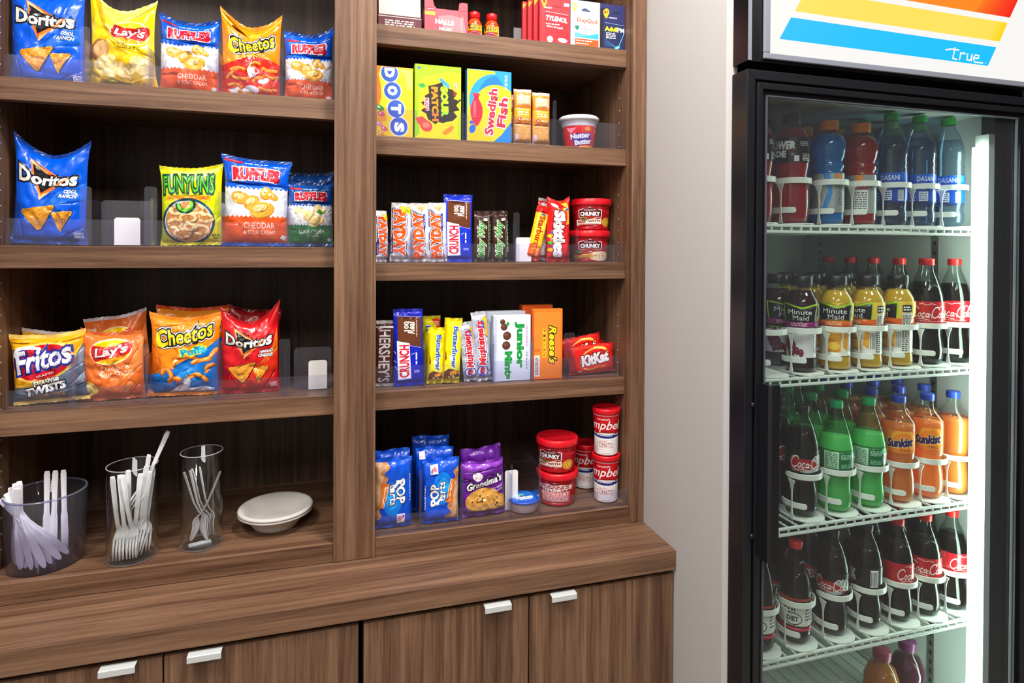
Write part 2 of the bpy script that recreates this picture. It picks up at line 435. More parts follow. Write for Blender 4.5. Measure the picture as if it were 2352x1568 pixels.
# ------------------------------------------------------------------ pantry shelving
ZC = .847
DEP = .40
def shelf_unit(name, label, xl, xr, levels, base_y):
    t = thing(name, label, 'shelving', ((xl + xr) / 2, DEP / 2, ZC))
    ox, oy = (xl + xr) / 2, DEP / 2
    def bd(nm, x0, x1, y0, y1, z0, z1, m, bev=.0008):
        b = MB(); b.box(x0 - ox, x1 - ox, y0 - oy, y1 - oy, z0 - ZC, z1 - ZC, m); return b.build(nm, t, bevel=bev)
    for k, (z0, z1) in enumerate(levels):
        bd('shelf', xl, xr, .036, DEP - .001, z1 - .022, z1, W_H[k % 3])
        bd('shelf_front', xl, xr, .0352, .058, z0, z1 - .0004, W_H[(k + 1) % 3])
    bd('base_board', xl, xr, base_y, DEP, .8715, .889, W_H[0]); bd('base_front', xl, xr, base_y - .0006, base_y + .02, .8474, .8888, W_H[2])
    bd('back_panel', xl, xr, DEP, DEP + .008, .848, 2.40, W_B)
    bd('top_board', xl, xr, .0, DEP, 2.38, 2.40, W_H[1])
    return t, ox, oy
left, lx, ly = shelf_unit('shelving_unit', 'walnut open shelving bay left of the wide upright, holding chip bags and cutlery', -.660, -.0065,
                          [(1.842, 1.888), (1.506, 1.552), (1.170, 1.214)], .004)
right, rx, ry = shelf_unit('shelving_unit', 'walnut open shelving bay right of the wide upright, holding candy and soup', .085, .7245,
                           [(2.025, 2.071), (1.769, 1.812), (1.474, 1.516), (1.172, 1.215)], .004)
def upright(t, ox, oy, nm, x0, x1, y0, m, holes=None):
    b = MB(); b.box(x0 - ox, x1 - ox, y0 - oy, DEP - oy, .0006, 2.40 - ZC, m); u = b.build(nm, t, bevel=.0008)
    if holes:
        hx, sgn = holes
        for yy in (.072, .345):
            z = .93
            while z < 2.36:
                h = MB(); h.lathe([(.0001, 0), (.0026, 0), (.0032, .0004), (.0032, .0009)], mat('#b9b3ac', 'metal'), 8); k = h.build('shelf_pin_hole', u)
                k.rotation_euler = (0, sgn * PI / 2, 0); k.location = (hx - ox, yy - oy, z - ZC); z += .032
    return u
upright(left, lx, ly, 'side_panel', -.682, -.660, .0, W_V[1], (-.6597, 1))
upright(left, lx, ly, 'side_panel', -.0065, .0786, .0, W_V[0])
upright(right, rx, ry, 'side_panel', .0789, .085, .0, W_V[0])
upright(right, rx, ry, 'side_panel', .7247, .764, .0, W_V[2], (.7244, -1))

# worktop and base cabinets
m = MB(); m.box(-.70, .7642, -.157, DEP + .01, .802, ZC - .0004, W_H[1])
tag(m.build('countertop', bevel=.0012), 'walnut laminate countertop ledge running under both shelving bays', 'countertop')
pullm = mat('#c3c7c6', 'plastic')
def base_cabinet(x0, x1, doors, label):
    cx = (x0 + x1) / 2; t = thing('base_cabinet', label, 'cabinet', (cx, .12, 0))
    b = MB(); dk = mat('#3a2a22', 'matte')
    b.box(x0 - cx, x0 - cx + .018, -.25, .27, .08, .801, W_V[3]); b.box(x1 - cx - .018, x1 - cx, -.25, .27, .08, .801, W_V[3])
    b.box(x0 - cx + .018, x1 - cx - .018, .26, .27, .08, .801, dk); b.box(x0 - cx + .018, x1 - cx - .018, -.25, .26, .08, .098, dk)
    b.box(x0 - cx + .018, x1 - cx - .018, -.25, -.17, .775, .795, dk)
    b.box(x0 - cx, x1 - cx, -.21, -.19, .0, .08, dk); b.build('body', t)
    for i, (a, c, px) in enumerate(doors):
        d = MB(); d.box(a - cx, c - cx, -.269, -.251, .09, .7895, W_V[(i * 2 + (x0 > 0)) % 4]); o = d.build('door', t, bevel=.0008)
        h = MB(); w = .0292
        prof = [(-.2695, .7915), (-.2695, .7898), (-.284, .7898), (-.284, .779), (-.2862, .778), (-.2872, .7795), (-.2872, .790), (-.286, .7915)]
        h.prism([(y, z) for y, z in prof], 'x', px - w - cx, px + w - cx, pullm); h.build('handle', o, bevel=.0005)
base_cabinet(-.70, .0445, [(-.698, -.3095, -.379), (-.3065, .0435, -.236)], 'walnut base cabinet left of the dark gap, two doors with silver edge pulls')
base_cabinet(.0535, .7635, [(.0545, .4045, .332), (.4075, .7625, .482)], 'walnut base cabinet right of the dark gap, two doors with silver edge pulls')

# ------------------------------------------------------------------ clear shelf lips, dividers and pushers
def lip(x0, x1, z, y, h, label, th=.002):
    m = MB(); m.box(x0, x1, y, y + th, z, z + h, ACR); m.box(x0, x1, y + th, y + .0035, z, z + .0012, ACR)
    tag(m.build('shelf_lip'), label, 'lip')
lip(-.643, -.009, 1.889, .052, .048, 'clear acrylic lip along the front of the top left shelf, before the upper chip bags')
lip(-.643, -.009, 1.553, .052, .054, 'clear acrylic lip along the left bay shelf with the onion ring bag')
lip(-.643, -.009, 1.215, .052, .043, 'clear acrylic lip before the orange and red chip bags, third left shelf')
lip(.087, .7225, 1.813, .050, .068, 'clear acrylic lip in front of the bright candy boxes and peanut cookie cup')
lip(.087, .7225, 1.517, .050, .046, 'clear acrylic lip in front of the upper row of candy bars and stacked soup bowls')
lip(.087, .7225, 1.216, .050, .055, 'clear acrylic lip in front of the candy bars above the bottom right shelf')
lip(.087, .7225, .890, .010, .043, 'clear acrylic lip in front of blue pastry packs on the bottom right shelf')
def divider(x, z, h, label, y0=.056, d=.25, w=.016):
    """clear divider: front tab bent off a low side wall, running back along the shelf"""
    m = MB(); r = .004
    tab = [(0, 0), (w, 0), (w, h - r), (w - r, h), (r, h), (0, h - r)]
    m.prism([(x + a - w / 2, z + .0006 + b) for a, b in tab], 'y', y0, y0 + .0016, ACR)
    m.box(x - .0008, x + .0008, y0 + .0018, y0 + d, z + .0006, z + h * .8, ACR)
    tag(m.build('shelf_divider'), label, 'divider')
divider(-.505, 1.889, .118, 'clear plastic divider between the topmost blue and yellow chip bags', w=.018)
divider(-.3875, 1.889, .11, 'clear plastic divider between the yellow bag and blue white ridged bag, top shelf', w=.014)
divider(-.2505, 1.889, .112, 'clear plastic divider left of the orange and red crunchy bag, top shelf', w=.012)
divider(-.1245, 1.889, .112, 'clear plastic divider right of the orange and red crunchy bag, top shelf', w=.013)
divider(-.5035, 1.553, .122, 'tall clear divider tab just right of the blue bag beside the white card', w=.022)
divider(-.3835, 1.553, .126, 'tall clear divider tab just left of the yellow green onion ring bag', w=.024)
divider(-.2455, 1.553, .12, 'clear divider between yellow green bag and large blue white orange bag', w=.014)
divider(-.1085, 1.553, .115, 'clear divider right of the large blue white orange bag', w=.012)
divider(-.529, 1.215, .13, 'clear divider between the gold grey twist bag and orange oval logo bag', w=.012)
divider(-.394, 1.215, .128, 'clear divider left of the orange puffs bag', w=.013)
divider(-.2535, 1.215, .13, 'clear divider between the orange puffs bag and red tortilla bag', w=.022)
divider(-.1135, 1.215, .128, 'clear divider right of the red tortilla chip bag', w=.024)
divider(.295, 1.813, .12, 'clear divider between green sour candy box and blue yellow fish box', w=.006)
divider(.534, 1.813, .118, 'clear divider right of the two orange cracker packs', w=.010)
divider(.1735, 1.517, .10, 'clear divider between the leftmost white orange lettered bars', w=.008)
divider(.4335, 1.517, .125, 'clear divider right of the dark green lettered bars', w=.016)
divider(.598, 1.517, .09, 'clear divider left of the lower red soup bowl', w=.008)
divider(.204, 1.216, .11, 'clear divider between tall blue bar and yellow bars', w=.006)
divider(.376, 1.216, .12, 'clear divider left of the white mint box', w=.006)
divider(.478, 1.216, .12, 'clear divider between the white mint box and orange candy box', w=.006)
divider(.5785, 1.216, .118, 'clear divider between the orange candy box and red wafer bars', w=.03)
divider(.1905, .8905, .14, 'clear divider between the two blue pastry packs', y0=.02, w=.006)
divider(.2895, .8905, .14, 'clear divider between blue pastry pack and purple cookie packs', y0=.02, w=.008)
divider(.4145, .8905, .13, 'clear divider right of the purple cookie packs', y0=.02, w=.006)
divider(.487, .8905, .15, 'clear divider between the blue lidded cup and stacked red soup bowls', y0=.02, w=.006)
for z, x, l in ((1.813, .115, 'green sour candy box'), (1.553, -.31, 'yellow green onion ring bag')): pass
def pusher(x, z, y, w, h, cw, ch, label, clabel, cx=None):
    """upright smoky acrylic pusher plate and the blank white card standing before it"""
    m = MB(); r = .006
    o = [(-w / 2, 0), (w / 2, 0), (w / 2, h - r), (w / 2 - r, h), (-w / 2 + r, h), (-w / 2, h - r)]
    if w: m.prism([(x + a, z + .001 + b) for a, b in o], 'y', y + .012, y + .0138, TUB); m.box(x - w / 2, x + w / 2, y + .0138, y + .05, z + .001, z + .003, TUB); tag(m.build('shelf_pusher'), label, 'pusher')
    cx = x if cx is None else cx
    m = MB(); r = .004; o = [(-cw / 2, 0), (cw / 2, 0), (cw / 2, ch - r), (cw / 2 - r, ch), (-cw / 2 + r, ch), (-cw / 2, ch - r)]
    m.prism([(cx + a, z + .001 + b) for a, b in o], 'y', y, y + .0012, mat('#f1efea', 'paper')); m.box(cx - cw / 2, cx + cw / 2, y + .0012, y + .012, z + .001, z + .0022, mat('#f1efea', 'paper'))
    tag(m.build('blank_card'), clabel, 'card')
pusher(-.440, 1.553, .10, .107, .098, .05, .060, 'smoky clear pusher plate behind the white card on the second shelf', 'blank white card standing between blue bag and yellow green bag')
pusher(-.055, 1.215, .10, .085, .098, .042, .068, 'smoky clear pusher plate in the empty slot right of the red bag', 'blank white card in the empty slot at the right end of third shelf', -.043)
pusher(.461, 1.517, .085, 0, 0, .042, .062, '', 'blank white card left of the tilted yellow red candy bar')
pusher(.425, .8905, .06, 0, 0, .034, .10, '', 'blank white card right of the purple cookie packs')

# ------------------------------------------------------------------ printed artwork
K, WH = '#15151a', '#f6f6f6'
BLU = '#0058dc'
def chip(pts, c, seed):
    cx = sum(p[0] for p in pts) / 3; cy_ = sum(p[1] for p in pts) / 3
    r = []
    for i, p in enumerate(pts):                       # rounded corners
        for q in (pts[i - 1], pts[(i + 1) % 3]): r.append((p[0] + (q[0] - p[0]) * .09, p[1] + (q[1] - p[1]) * .09))
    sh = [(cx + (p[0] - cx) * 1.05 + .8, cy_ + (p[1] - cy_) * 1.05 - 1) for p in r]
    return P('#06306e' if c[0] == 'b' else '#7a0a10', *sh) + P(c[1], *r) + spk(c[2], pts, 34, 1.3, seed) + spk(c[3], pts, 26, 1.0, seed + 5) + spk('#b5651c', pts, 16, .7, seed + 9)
def a_dor(v):
    red = v == 'r'; a = []
    if red: a += P('#e0301a', (30, 0), (70, 0), (100, 40), (100, 75), (60, 45)) + P('#f0701c', (62, 40), (92, 78), (98, 98), (100, 70)) + P('#c01018', (0, 0), (34, 0), (8, 40), (0, 60))
    else: a += P('#0a49b4', (0, 0), (18, 0), (6, 60), (0, 90)) + P('#1468e0', (40, 48), (100, 60), (100, 84), (66, 72)) + P('#0840a0', (55, 0), (100, 0), (100, 22))
    a += P('#e87028', (23, 118), (79, 91), (40, 60), (28, 92)) + P('#f6b77a', (24, 117), (50, 104), (29, 100)) + P(K, (27, 112), (72, 91), (39, 68), (30, 90))
    a += P('#e8762c', (31, 88), (35, 86), (41, 67), (76, 89), (78, 93), (40, 58)) + P('#fbd58a', (39, 60), (43, 67), (54, 72), (41, 59))
    a += T('Doritos', 49, 91, 82, 19, '#f3efe6', -2, ((K, .09),), .035)
    a += S('#e8762c', 2.6, (62, 82), (78, 93), smooth=False)
    if red: a += T('NACHO', 80, 71, 24, 5.5, WH, 0, ((K, .08),), .04, .3) + T('CHEESE', 79, 64, 26, 5.5, WH, 0, ((K, .08),), .04, .3)
    else: a += T('COOL', 81, 73, 17, 5.5, WH, 0, ((K, .05),), .04, .3) + T('RANCH', 78, 66, 24, 5.5, WH, 0, ((K, .05),), .04, .3)
    c = ('r' if red else 'b', '#e59a2c', '#f4bd50', '#cf7420')
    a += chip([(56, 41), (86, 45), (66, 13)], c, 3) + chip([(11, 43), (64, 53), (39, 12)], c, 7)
    return a + small(WH, 91, 9, 12, 9, 4, 4)
def lays_logo(x, y, s, rot, word=True):
    k = math.radians(rot); Q = lambda a, b: (x + s * (a * cos(k) - b * sin(k)), y + s * (a * sin(k) + b * cos(k)))
    a = E('#f6e6c0', x, y, 1.07 * s, .76 * s, rot) + E('#fdd20c', x, y, 1.0 * s, .70 * s, rot) + E('#f8a010', *Q(.1, -.4), .7 * s, .2 * s, rot)
    a += P('#d81e24', *[Q(*p) for p in crv([(-1.02, .02), (-.86, .42), (-.4, .34), (.2, .32), (.86, .46), (1.04, .1), (.84, -.26), (.3, -.34), (-.3, -.36), (-.84, -.44), (-1.02, .02)])])
    if word: a += T("Lay's", x, y, 1.66 * s, .66 * s, WH, rot + 4, (('#a01018', .05),), .03, .15)
    return a
def crisp(x, y, rx, ry, rot, c='#f4d06a', d='#d99a30'):
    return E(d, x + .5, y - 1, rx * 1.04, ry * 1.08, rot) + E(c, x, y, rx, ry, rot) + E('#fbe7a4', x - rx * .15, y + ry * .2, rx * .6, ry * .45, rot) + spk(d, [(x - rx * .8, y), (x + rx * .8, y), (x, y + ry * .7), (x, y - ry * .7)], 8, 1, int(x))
def a_lays():
    a = P('#f2c40a', (0, 60), (30, 80), (50, 60), (100, 50), (100, 0), (0, 0)) + P('#ffe95a', (0, 130), (50, 100), (100, 128), (100, 130))
    a += P('#d9a015', (20, 130), (32, 96), (62, 62), (58, 60), (26, 92), (8, 130))
    a += E('#c88a50', 17, 58, 19, 14, 40) + E('#e0ac74', 20, 61, 15, 10, 40)
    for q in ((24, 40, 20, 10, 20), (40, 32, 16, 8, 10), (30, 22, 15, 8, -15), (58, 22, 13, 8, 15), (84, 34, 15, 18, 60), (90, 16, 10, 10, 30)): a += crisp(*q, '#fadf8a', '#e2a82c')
    a += P('#e8b40c', (0, 22), (20, 14), (60, 8), (100, 16), (100, 0), (0, 0)) + P('#8f7a10', (18, 12), (62, 6), (62, 0), (14, 0))
    return a + lays_logo(66, 88, 28, -14) + T('Classic', 66, 64, 36, 9, '#3a3320', -6, b=-.005, sh=.2)
def a_layc():
    a = P('#c95a1a', (0, 0), (22, 0), (6, 50), (0, 80)) + P('#f4914a', (60, 20), (100, 60), (100, 110), (80, 60)) + P('#b84812', (70, 0), (100, 0), (100, 30))
    a += crisp(13, 20, 11, 15, 60) + crisp(6, 8, 9, 10, 20) + P('#e8742c', (58, 6), (80, 34), (92, 30), (74, 4)) + P('#f3a268', (66, 10), (80, 28), (84, 26), (72, 8))
    a += lays_logo(50, 87, 32, 6)
    return a + T('Cheddar &', 56, 56, 48, 9, '#fbe9d0', 5, b=0) + T('Sour Cream', 58, 46, 54, 8.5, '#fbe9d0', 5, b=0) + small('#fbe9d0', 52, 39, 22, 2, 4)
def a_ruf(v='o'):
    c2, cc = {'o': ('#ee5a1e', '#fbe6d2'), 'g': ('#16702f', '#e6f0dc')}[v]
    a = P('#e9ebf0', *wave(84, ph=1), (100, 30), (0, 30)) + P('#d3d7e0', (0, 30), (20, 62), (0, 78)) + P('#cfd4de', (86, 30), (100, 36), (100, 76), (80, 60))
    a += P('#c3c9d6', (30, 44), (56, 40), (80, 52), (50, 48)) + P('#f7f8fa', (60, 78), (90, 70), (70, 64))
    a += P(c2, *wave(41, ph=2), (100, 0), (0, 0))
    a += P('#0a4aa8', (0, 92), (100, 88), (100, 90), (0, 95)) + R('#d81e34', 4, 121, 30, 125) + small(WH, 50, 123, 34, 2.4, 5) + small(WH, 84, 120, 20, 1.6, 4)
    gd = ('#e6a93a', '#c9801e') if v == 'o' else ('#f0d79a', '#c99a4a')
    for q in ((26, 70, 15, 9, -10), (44, 63, 13, 10, 30), (66, 78, 10, 9, 60), (76, 74, 10, 5, -30), (60, 52, 19, 12, 12)): a += crisp(*q, *gd)
    for i in range(8): a += S(gd[1], .7, (44 + i * 4.2, 48 + (i % 3)), (50 + i * 4.0, 59 - abs(4 - i)), smooth=False)
    if v == 'g': a += P('#3a8a2a', (62, 70), (70, 77), (76, 70), (84, 74), (74, 62)) + E('#f7f6ea', 24, 60, 8, 9, 30)
    a += T('RUFFLES', 50, 104, 72, 20, '#c8142e', 0, (('#6a0818', .085), (WH, .06)), .075, .0, 3)
    if v == 'o': a += T('CHEDDAR', 56, 27, 48, 9.5, cc, 0, b=.0) + T('& SOUR CREAM', 56, 16.5, 48, 6.5, cc, 0, b=.0)
    else: a += T('SOUR CREAM', 52, 26, 58, 9, cc, 0, b=.0) + T('& ONION', 54, 17, 26, 5, cc, 0, b=-.01)
    return a + P('#e8e9ee', (86, 8), (92, 4), (97, 10), (91, 13))
def puffs(c, lst, w): return sum((S('#b8480c', w + 1, *[(x + .6, y - .8) for x, y in p]) + S(c, w, *p) + S('#ffc46a', w * .3, *[(x - .3, y + w * .18) for x, y in p]) for p in lst), [])
def a_chc():
    a = P('#e02414', *crv([(0, 52), (20, 58), (50, 68), (80, 66), (100, 60)]), (100, 0), (0, 0)) + P('#ffb02a', (0, 130), (40, 116), (70, 118), (100, 130), (100, 122), (50, 108), (0, 120))
    a += P('#a81610', (30, 52), (42, 66), (46, 54)) + P('#f04a30', (60, 20), (80, 50), (94, 36), (80, 10)) + P('#f6f2ee', (44, 44), (52, 60), (58, 40), (66, 44), (55, 34), (48, 30)) + P('#f6f2ee', (12, 10), (30, 16), (50, 8), (46, 2), (20, 2)) + E('#eceaf0', 72, 28, 10, 5, 20) + E('#eceaf0', 52, 12, 12, 6, -8)
    a += puffs('#f58a1a', [((16, 44), (28, 48), (40, 44)), ((20, 32), (34, 28), (46, 30)), ((54, 26), (58, 32), (70, 34)), ((12, 18), (26, 20), (34, 14)), ((64, 16), (76, 12), (92, 14)), ((70, 50), (84, 46), (94, 48)), ((30, 8), (40, 4), (52, 6)), ((76, 38), (88, 34), (96, 38)), ((8, 30), (14, 36), (20, 40)), ((52, 52), (58, 58), (66, 58))], 5)
    a += spk(K, [(10, 48), (90, 60), (90, 10), (10, 10)], 30, .8, 4)
    return a + T('Cheetos', 52, 93, 76, 26, '#ffe01a', 10, ((K, .15), (WH, .12), (K, .08)), .018, .1) + S('#ffe01a', 5, (24, 98), (16, 92), (14, 82), (20, 76), (27, 79)) + T('Crunchy', 54, 71, 42, 9, '#ffd23a', 10, (('#8a3a06', .09),), .02, .2)
def a_chp():
    a = P('#ff9a2a', (0, 130), (100, 130), (100, 100), (50, 112), (0, 100)) + P('#e06a0a', (0, 30), (0, 80), (14, 60), (18, 42)) + P('#0a74c8', (0, 30), (22, 36), (44, 50), (74, 66), (100, 82), (100, 0), (0, 0)) + P('#065aa8', (0, 0), (0, 22), (30, 14), (60, 0)) + P('#1b8ee0', (40, 30), (60, 40), (70, 20), (50, 14))
    a += puffs('#f08a24', [((34, 44), (40, 58), (56, 62), (66, 58)), ((64, 50), (72, 54), (88, 56)), ((18, 34), (22, 40), (30, 38), (34, 28)), ((60, 28), (72, 32), (84, 22)), ((84, 36), (86, 44), (94, 46)), ((30, 22), (36, 26), (46, 24)), ((90, 60), (94, 66), (98, 68))], 6)
    a += P('#e8e6f0', (36, 6), (48, 16), (56, 32), (62, 22), (58, 8), (80, 10), (94, 6), (90, 2), (30, 2)) + spk('#d6481a', [(20, 30), (60, 40), (60, 4), (20, 4)], 26, 1.2, 8)
    return a + T('Cheetos', 50, 93, 80, 24, '#ffe01a', 10, ((K, .15), (WH, .12), (K, .08)), .018, .1) + S('#ffe01a', 5, (20, 98), (12, 92), (10, 82), (16, 76), (23, 79)) + T('Puffs', 64, 69, 36, 12, '#18b8e0', 10, (('#f4f020', .1),), .05)
def a_fun():
    a = R('#e8e000', 0, 0, 100, 130) + P('#c8d818', (0, 0), (10, 0), (10, 130), (0, 130)) + P('#f4f070', (10, 130), (60, 112), (100, 130)) + P('#b9c410', (84, 30), (100, 50), (100, 80), (92, 90))
    a += T('FUNYUNS', 47, 102, 84, 30, '#62d018', 0, (('#10483a', .11), ('#1a5a40', .07)), .0, 0, 4) + R('#f8a818', 10, 75, 84, 83) + T('Onion Flavored Rings', 47, 79, 66, 5, '#d03a10', 0, b=.02)
    a += E('#12465a', 46, 38, 44, 42, 0, 40) + E('#eef0e6', 46, 38, 39.5, 37.5, 0, 40) + E('#c98a4c', 46, 38, 38, 36, 0, 40)
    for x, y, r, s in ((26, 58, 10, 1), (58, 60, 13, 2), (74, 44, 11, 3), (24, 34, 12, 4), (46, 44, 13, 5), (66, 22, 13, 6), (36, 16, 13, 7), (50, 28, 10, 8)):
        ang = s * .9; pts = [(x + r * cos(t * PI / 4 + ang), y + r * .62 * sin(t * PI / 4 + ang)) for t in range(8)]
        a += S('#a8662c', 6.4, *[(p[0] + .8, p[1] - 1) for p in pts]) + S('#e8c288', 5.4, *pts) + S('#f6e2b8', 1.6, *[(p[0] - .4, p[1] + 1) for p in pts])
    a += S('#12463a', 9, (30, 68), (33, 59), (44, 56), (54, 62), (54, 74)) + S('#7ad838', 5, (31, 67), (34, 60), (44, 58), (52, 63), (52, 73))
    return a + small(K, 90, 10, 12, 10, 3, 4)
def a_fri():
    a = P('#f6b01a', (0, 100), (100, 110), (100, 90), (70, 50), (0, 24)) + R('#f4ac14', 0, 96, 100, 130) + P('#5f6f84', (0, 26), (40, 30), (70, 46), (90, 70), (100, 90), (100, 0), (0, 0)) + P('#8c98aa', (70, 42), (100, 60), (100, 84), (88, 66)) + P('#485468', (0, 0), (100, 0), (100, 24), (60, 8), (0, 14)) + P('#93a0b2', (78, 20), (100, 30), (100, 46))
    a += P('#fbc84a', *crv([(0, 28), (30, 32), (66, 46), (90, 74), (84, 56), (60, 36), (30, 26), (0, 24)]))
    a += E('#fbd060', 44, 66, 46, 32, 14, 30) + E('#cf1424', 44, 66, 42.5, 28.5, 14, 30)
    a += T('Fritos', 45, 72, 84, 36, '#e9edf6', 12, (('#2a2a8a', .085),), .03, .25) + S('#e9edf6', 5, (6, 76), (10, 86), (26, 90), (40, 88)) + T('BRAND', 48, 45, 26, 4, '#f2d0d0', 14)
    return a + T('FLAVOR', 50, 33, 38, 9, WH, 12, ((K, .09),), .03, .2) + T('TWISTS', 48, 21, 58, 14, '#f2f2f2', 12, ((K, .1),), .05, .2) + T('HONEY BBQ', 50, 8, 44, 8, '#e0a030', 8, b=.02)
def a_pop(flip=False):
    a = P('#0a7ae0', *[(50 + 26 * cos(t) + 4, 80 + 40 * sin(t)) for t in [i * PI / 8 for i in range(16)]]) + P('#1a9af0', *[(56 + 16 * cos(t), 80 + 26 * sin(t)) for t in [i * PI / 8 for i in range(16)]])
    ed = crv([(44, 0), (36, 10), (52, 22), (42, 34), (50, 48), (46, 62), (58, 74), (52, 90), (66, 104), (60, 118), (76, 130), (84, 142)], 3)
    sx = (lambda x: x + 24)
    a += P('#c88a54', *[(sx(x), y) for x, y in ed], (110, 142), (110, 0)) + P('#e0b088', *[(sx(x) + 11 + 2 * sin(y), y) for x, y in ed if y < 60 or y > 84], (110, 142), (110, 0)) + P('#8a4a1c', *[(sx(x) + 3, y) for x, y in ed if y > 84], (92, 130), (86, 92))
    a += P('#e8761a', (62, 46), (68, 70), (78, 100), (88, 98), (82, 70), (84, 42)) + S('#fbe4c4', 1.2, (72, 48), (76, 74), (83, 97)) + S('#fbe4c4', 1.2, (66, 52), (70, 74), (78, 98)) + T('Brown Sugar', 77, 72, 38, 5, WH, 80, b=.01)
    a += T('POP', 32, 66, 52, 25, WH, 90, (('#0a2a80', .05),), .04) + T('tarts', 53, 72, 48, 17, WH, 90, (('#0a2a80', .05),), .02) + S(WH, 6, (24, 40), (40, 46), (56, 62), smooth=False)
    a += R('#f6eef0', 20, 116, 42, 138) + P('#e890a0', (24, 126), (34, 134), (40, 122), (30, 118)) + R('#3a5ab0', 22, 118, 27, 124)
    a += P('#0a3aa0', (0, 0), (8, 0), (4, 142), (0, 142)) + small(WH, 6, 60, 60, 3, 9, 2, 90)
    return a
def rot180(a, w, h): return [(c, [(w - x, h - y) for x, y in v], f) for c, v, f in a]
def a_gra():
    a = R('#6a2096', 0, 0, 100, 120) + P('#8a3ab8', (0, 120), (0, 100), (100, 110), (100, 120)) + P('#4a1070', (0, 84), (100, 96), (100, 90), (0, 78))
    for x, y, rx, ry, r in ((46, 36, 42, 28, 10), (80, 26, 22, 26, 70)):
        a += E('#8a5a1c', x + 1, y - 2, rx, ry, r) + E('#d9a04c', x, y, rx * .97, ry * .95, r) + spk('#5a3418', [(x - rx * .8, y), (x, y + ry * .8), (x + rx * .8, y), (x, y - ry * .8)], 26, 2.2, int(x)) + spk('#f0c070', [(x - rx * .8, y), (x, y + ry * .8), (x + rx * .8, y), (x, y - ry * .8)], 24, 2, int(y))
    a += R('#4a1a70', 0, 0, 100, 8) + E('#efe6ee', 36, 92, 11, 10)
    return a + T("Grandma's", 52, 76, 86, 17, WH, 12, ((K, .11),), .03, .3) + T('Oatmeal', 82, 62, 26, 5, '#f4e8f6', 20, b=0, sh=.3) + T('Raisin', 84, 55, 20, 5, '#f4e8f6', 20, b=0, sh=.3)
# bars: frame 30 x 100, lettering up (r=90) or down (r=-90)
def a_pay(down=True, tag_=True):
    a = P('#dcdde2', (22, 0), (30, 0), (30, 100), (23, 100)) + spk('#d89a30', [(4, 100), (26, 100), (16, 88)], 26, 1.4, 5) + spk('#c07818', [(14, 10), (28, 12), (24, 2)], 16, 1.3, 6)
    t = T('PAYDAY', 11.5, 45, 88, 18.5, '#f8601c', 90, (('#1a2a8a', .10), (WH, .055)), .075, 0, 0) + P('#14309a', (21, 46), (24, 60), (24, 86), (20.5, 84)) + small('#e6e8ff', 22.4, 72, 20, 1.4, 5, 1, 90)
    if down: t = rot180(t, 24, 94)
    a += t
    if tag_: a += P('#f4e41a', (15, 88), (30, 84), (30, 99), (12, 98)) + T('2X', 22, 92, 7, 5, '#2a3a1a', 90)
    return a
def a_cru():
    a = P('#6a3a22', (4, 58), (4, 94), (28, 92), (28, 50)) + S('#e9d8c8', .5, (3, 95), (28, 93), smooth=False) + S('#e9d8c8', .5, (4, 57), (28, 49), smooth=False)
    a += T('100', 13, 80, 14, 5, '#f6efe4', 90, b=.03) + T('Real', 18, 78, 18, 7, '#f6efe4', 90, b=.03, sh=.2) + small('#e9d8c8', 23.5, 77, 24, 1.6, 7, 1, 90)
    a += P(WH, (4, 5), (17.5, 6), (16, 56), (3, 60)) + T('CRUNCH', 10.5, 31, 46, 10.5, '#e01a3c', 90, b=.04)
    a += small('#e8e8ff', 23, 36, 20, 2.6, 2, 1, 90) + small('#c8d0ff', 23.6, 16, 6, 4, 2, 3)
    for q in (((2, 30), (-1, 34)), ((1, 24), (3, 20)), ((18, 40), (21, 42)), ((2, 42), (0, 46))): a += S('#cfe0ff', .6, *q, smooth=False)
    return a
def a_mw():
    a = P('#281812', (24, 0), (30, 0), (30, 100), (24, 100)) + S('#d8dad8', .8, (24, 4), (24, 92), smooth=False) + R('#cfc8c4', 15, 84, 22, 90)
    a += T('Milky Way', 13, 42, 84, 15, '#3e9a3a', 90, (('#e9f2d4', .06),), .03, .45) + small('#8ac88a', 27, 50, 70, 2.4, 9, 1, 90)
    return a
def a_bf():
    return P('#8a4a14', (2, 30), (6, 36), (4, 50), (1, 44)) + P('#6a3812', (0, 2), (30, 6), (28, 16), (10, 20), (2, 14)) + P('#e8961c', (14, 8), (26, 12), (24, 18), (12, 14)) + spk('#f6e9a0', [(2, 6), (28, 16), (28, 2)], 12, 1.2, 4) + P('#c8a800', (0, 0), (3, 0), (3, 100), (0, 100)) + \
        T('Butterfinger', 17, 56, 72, 12, '#1456c8', -90, ((WH, .07),), .03, .15)
def a_tm():
    a = P('#c9cbd4', (22, 0), (30, 0), (30, 100), (24, 100)) + P('#a8aab6', (0, 0), (30, 0), (30, 12), (12, 8), (0, 14)) + P('#f4b81a', (21, 96), (29, 96), (29, 64), (25, 66)) + E('#2a5ab8', 13, 12, 11, 9) + E('#eceef6', 13, 12, 9, 7)
    return a + T('3', 13, 12, 12, 9, '#d81e2c', 80, (('#2a3aa8', .05),), .05) + T('Musketeers', 14, 55, 70, 15, '#d81e2c', 90, (('#2a52b8', .13), (WH, .09)), .04, .2)
def a_her(): return P('#301410', (25, 0), (30, 0), (30, 100), (25, 100)) + R('#c9c4c4', 0, 93, 30, 96) + T("HERSHEY'S", 13, 46, 88, 17, '#cfc8c8', -90, b=.02)
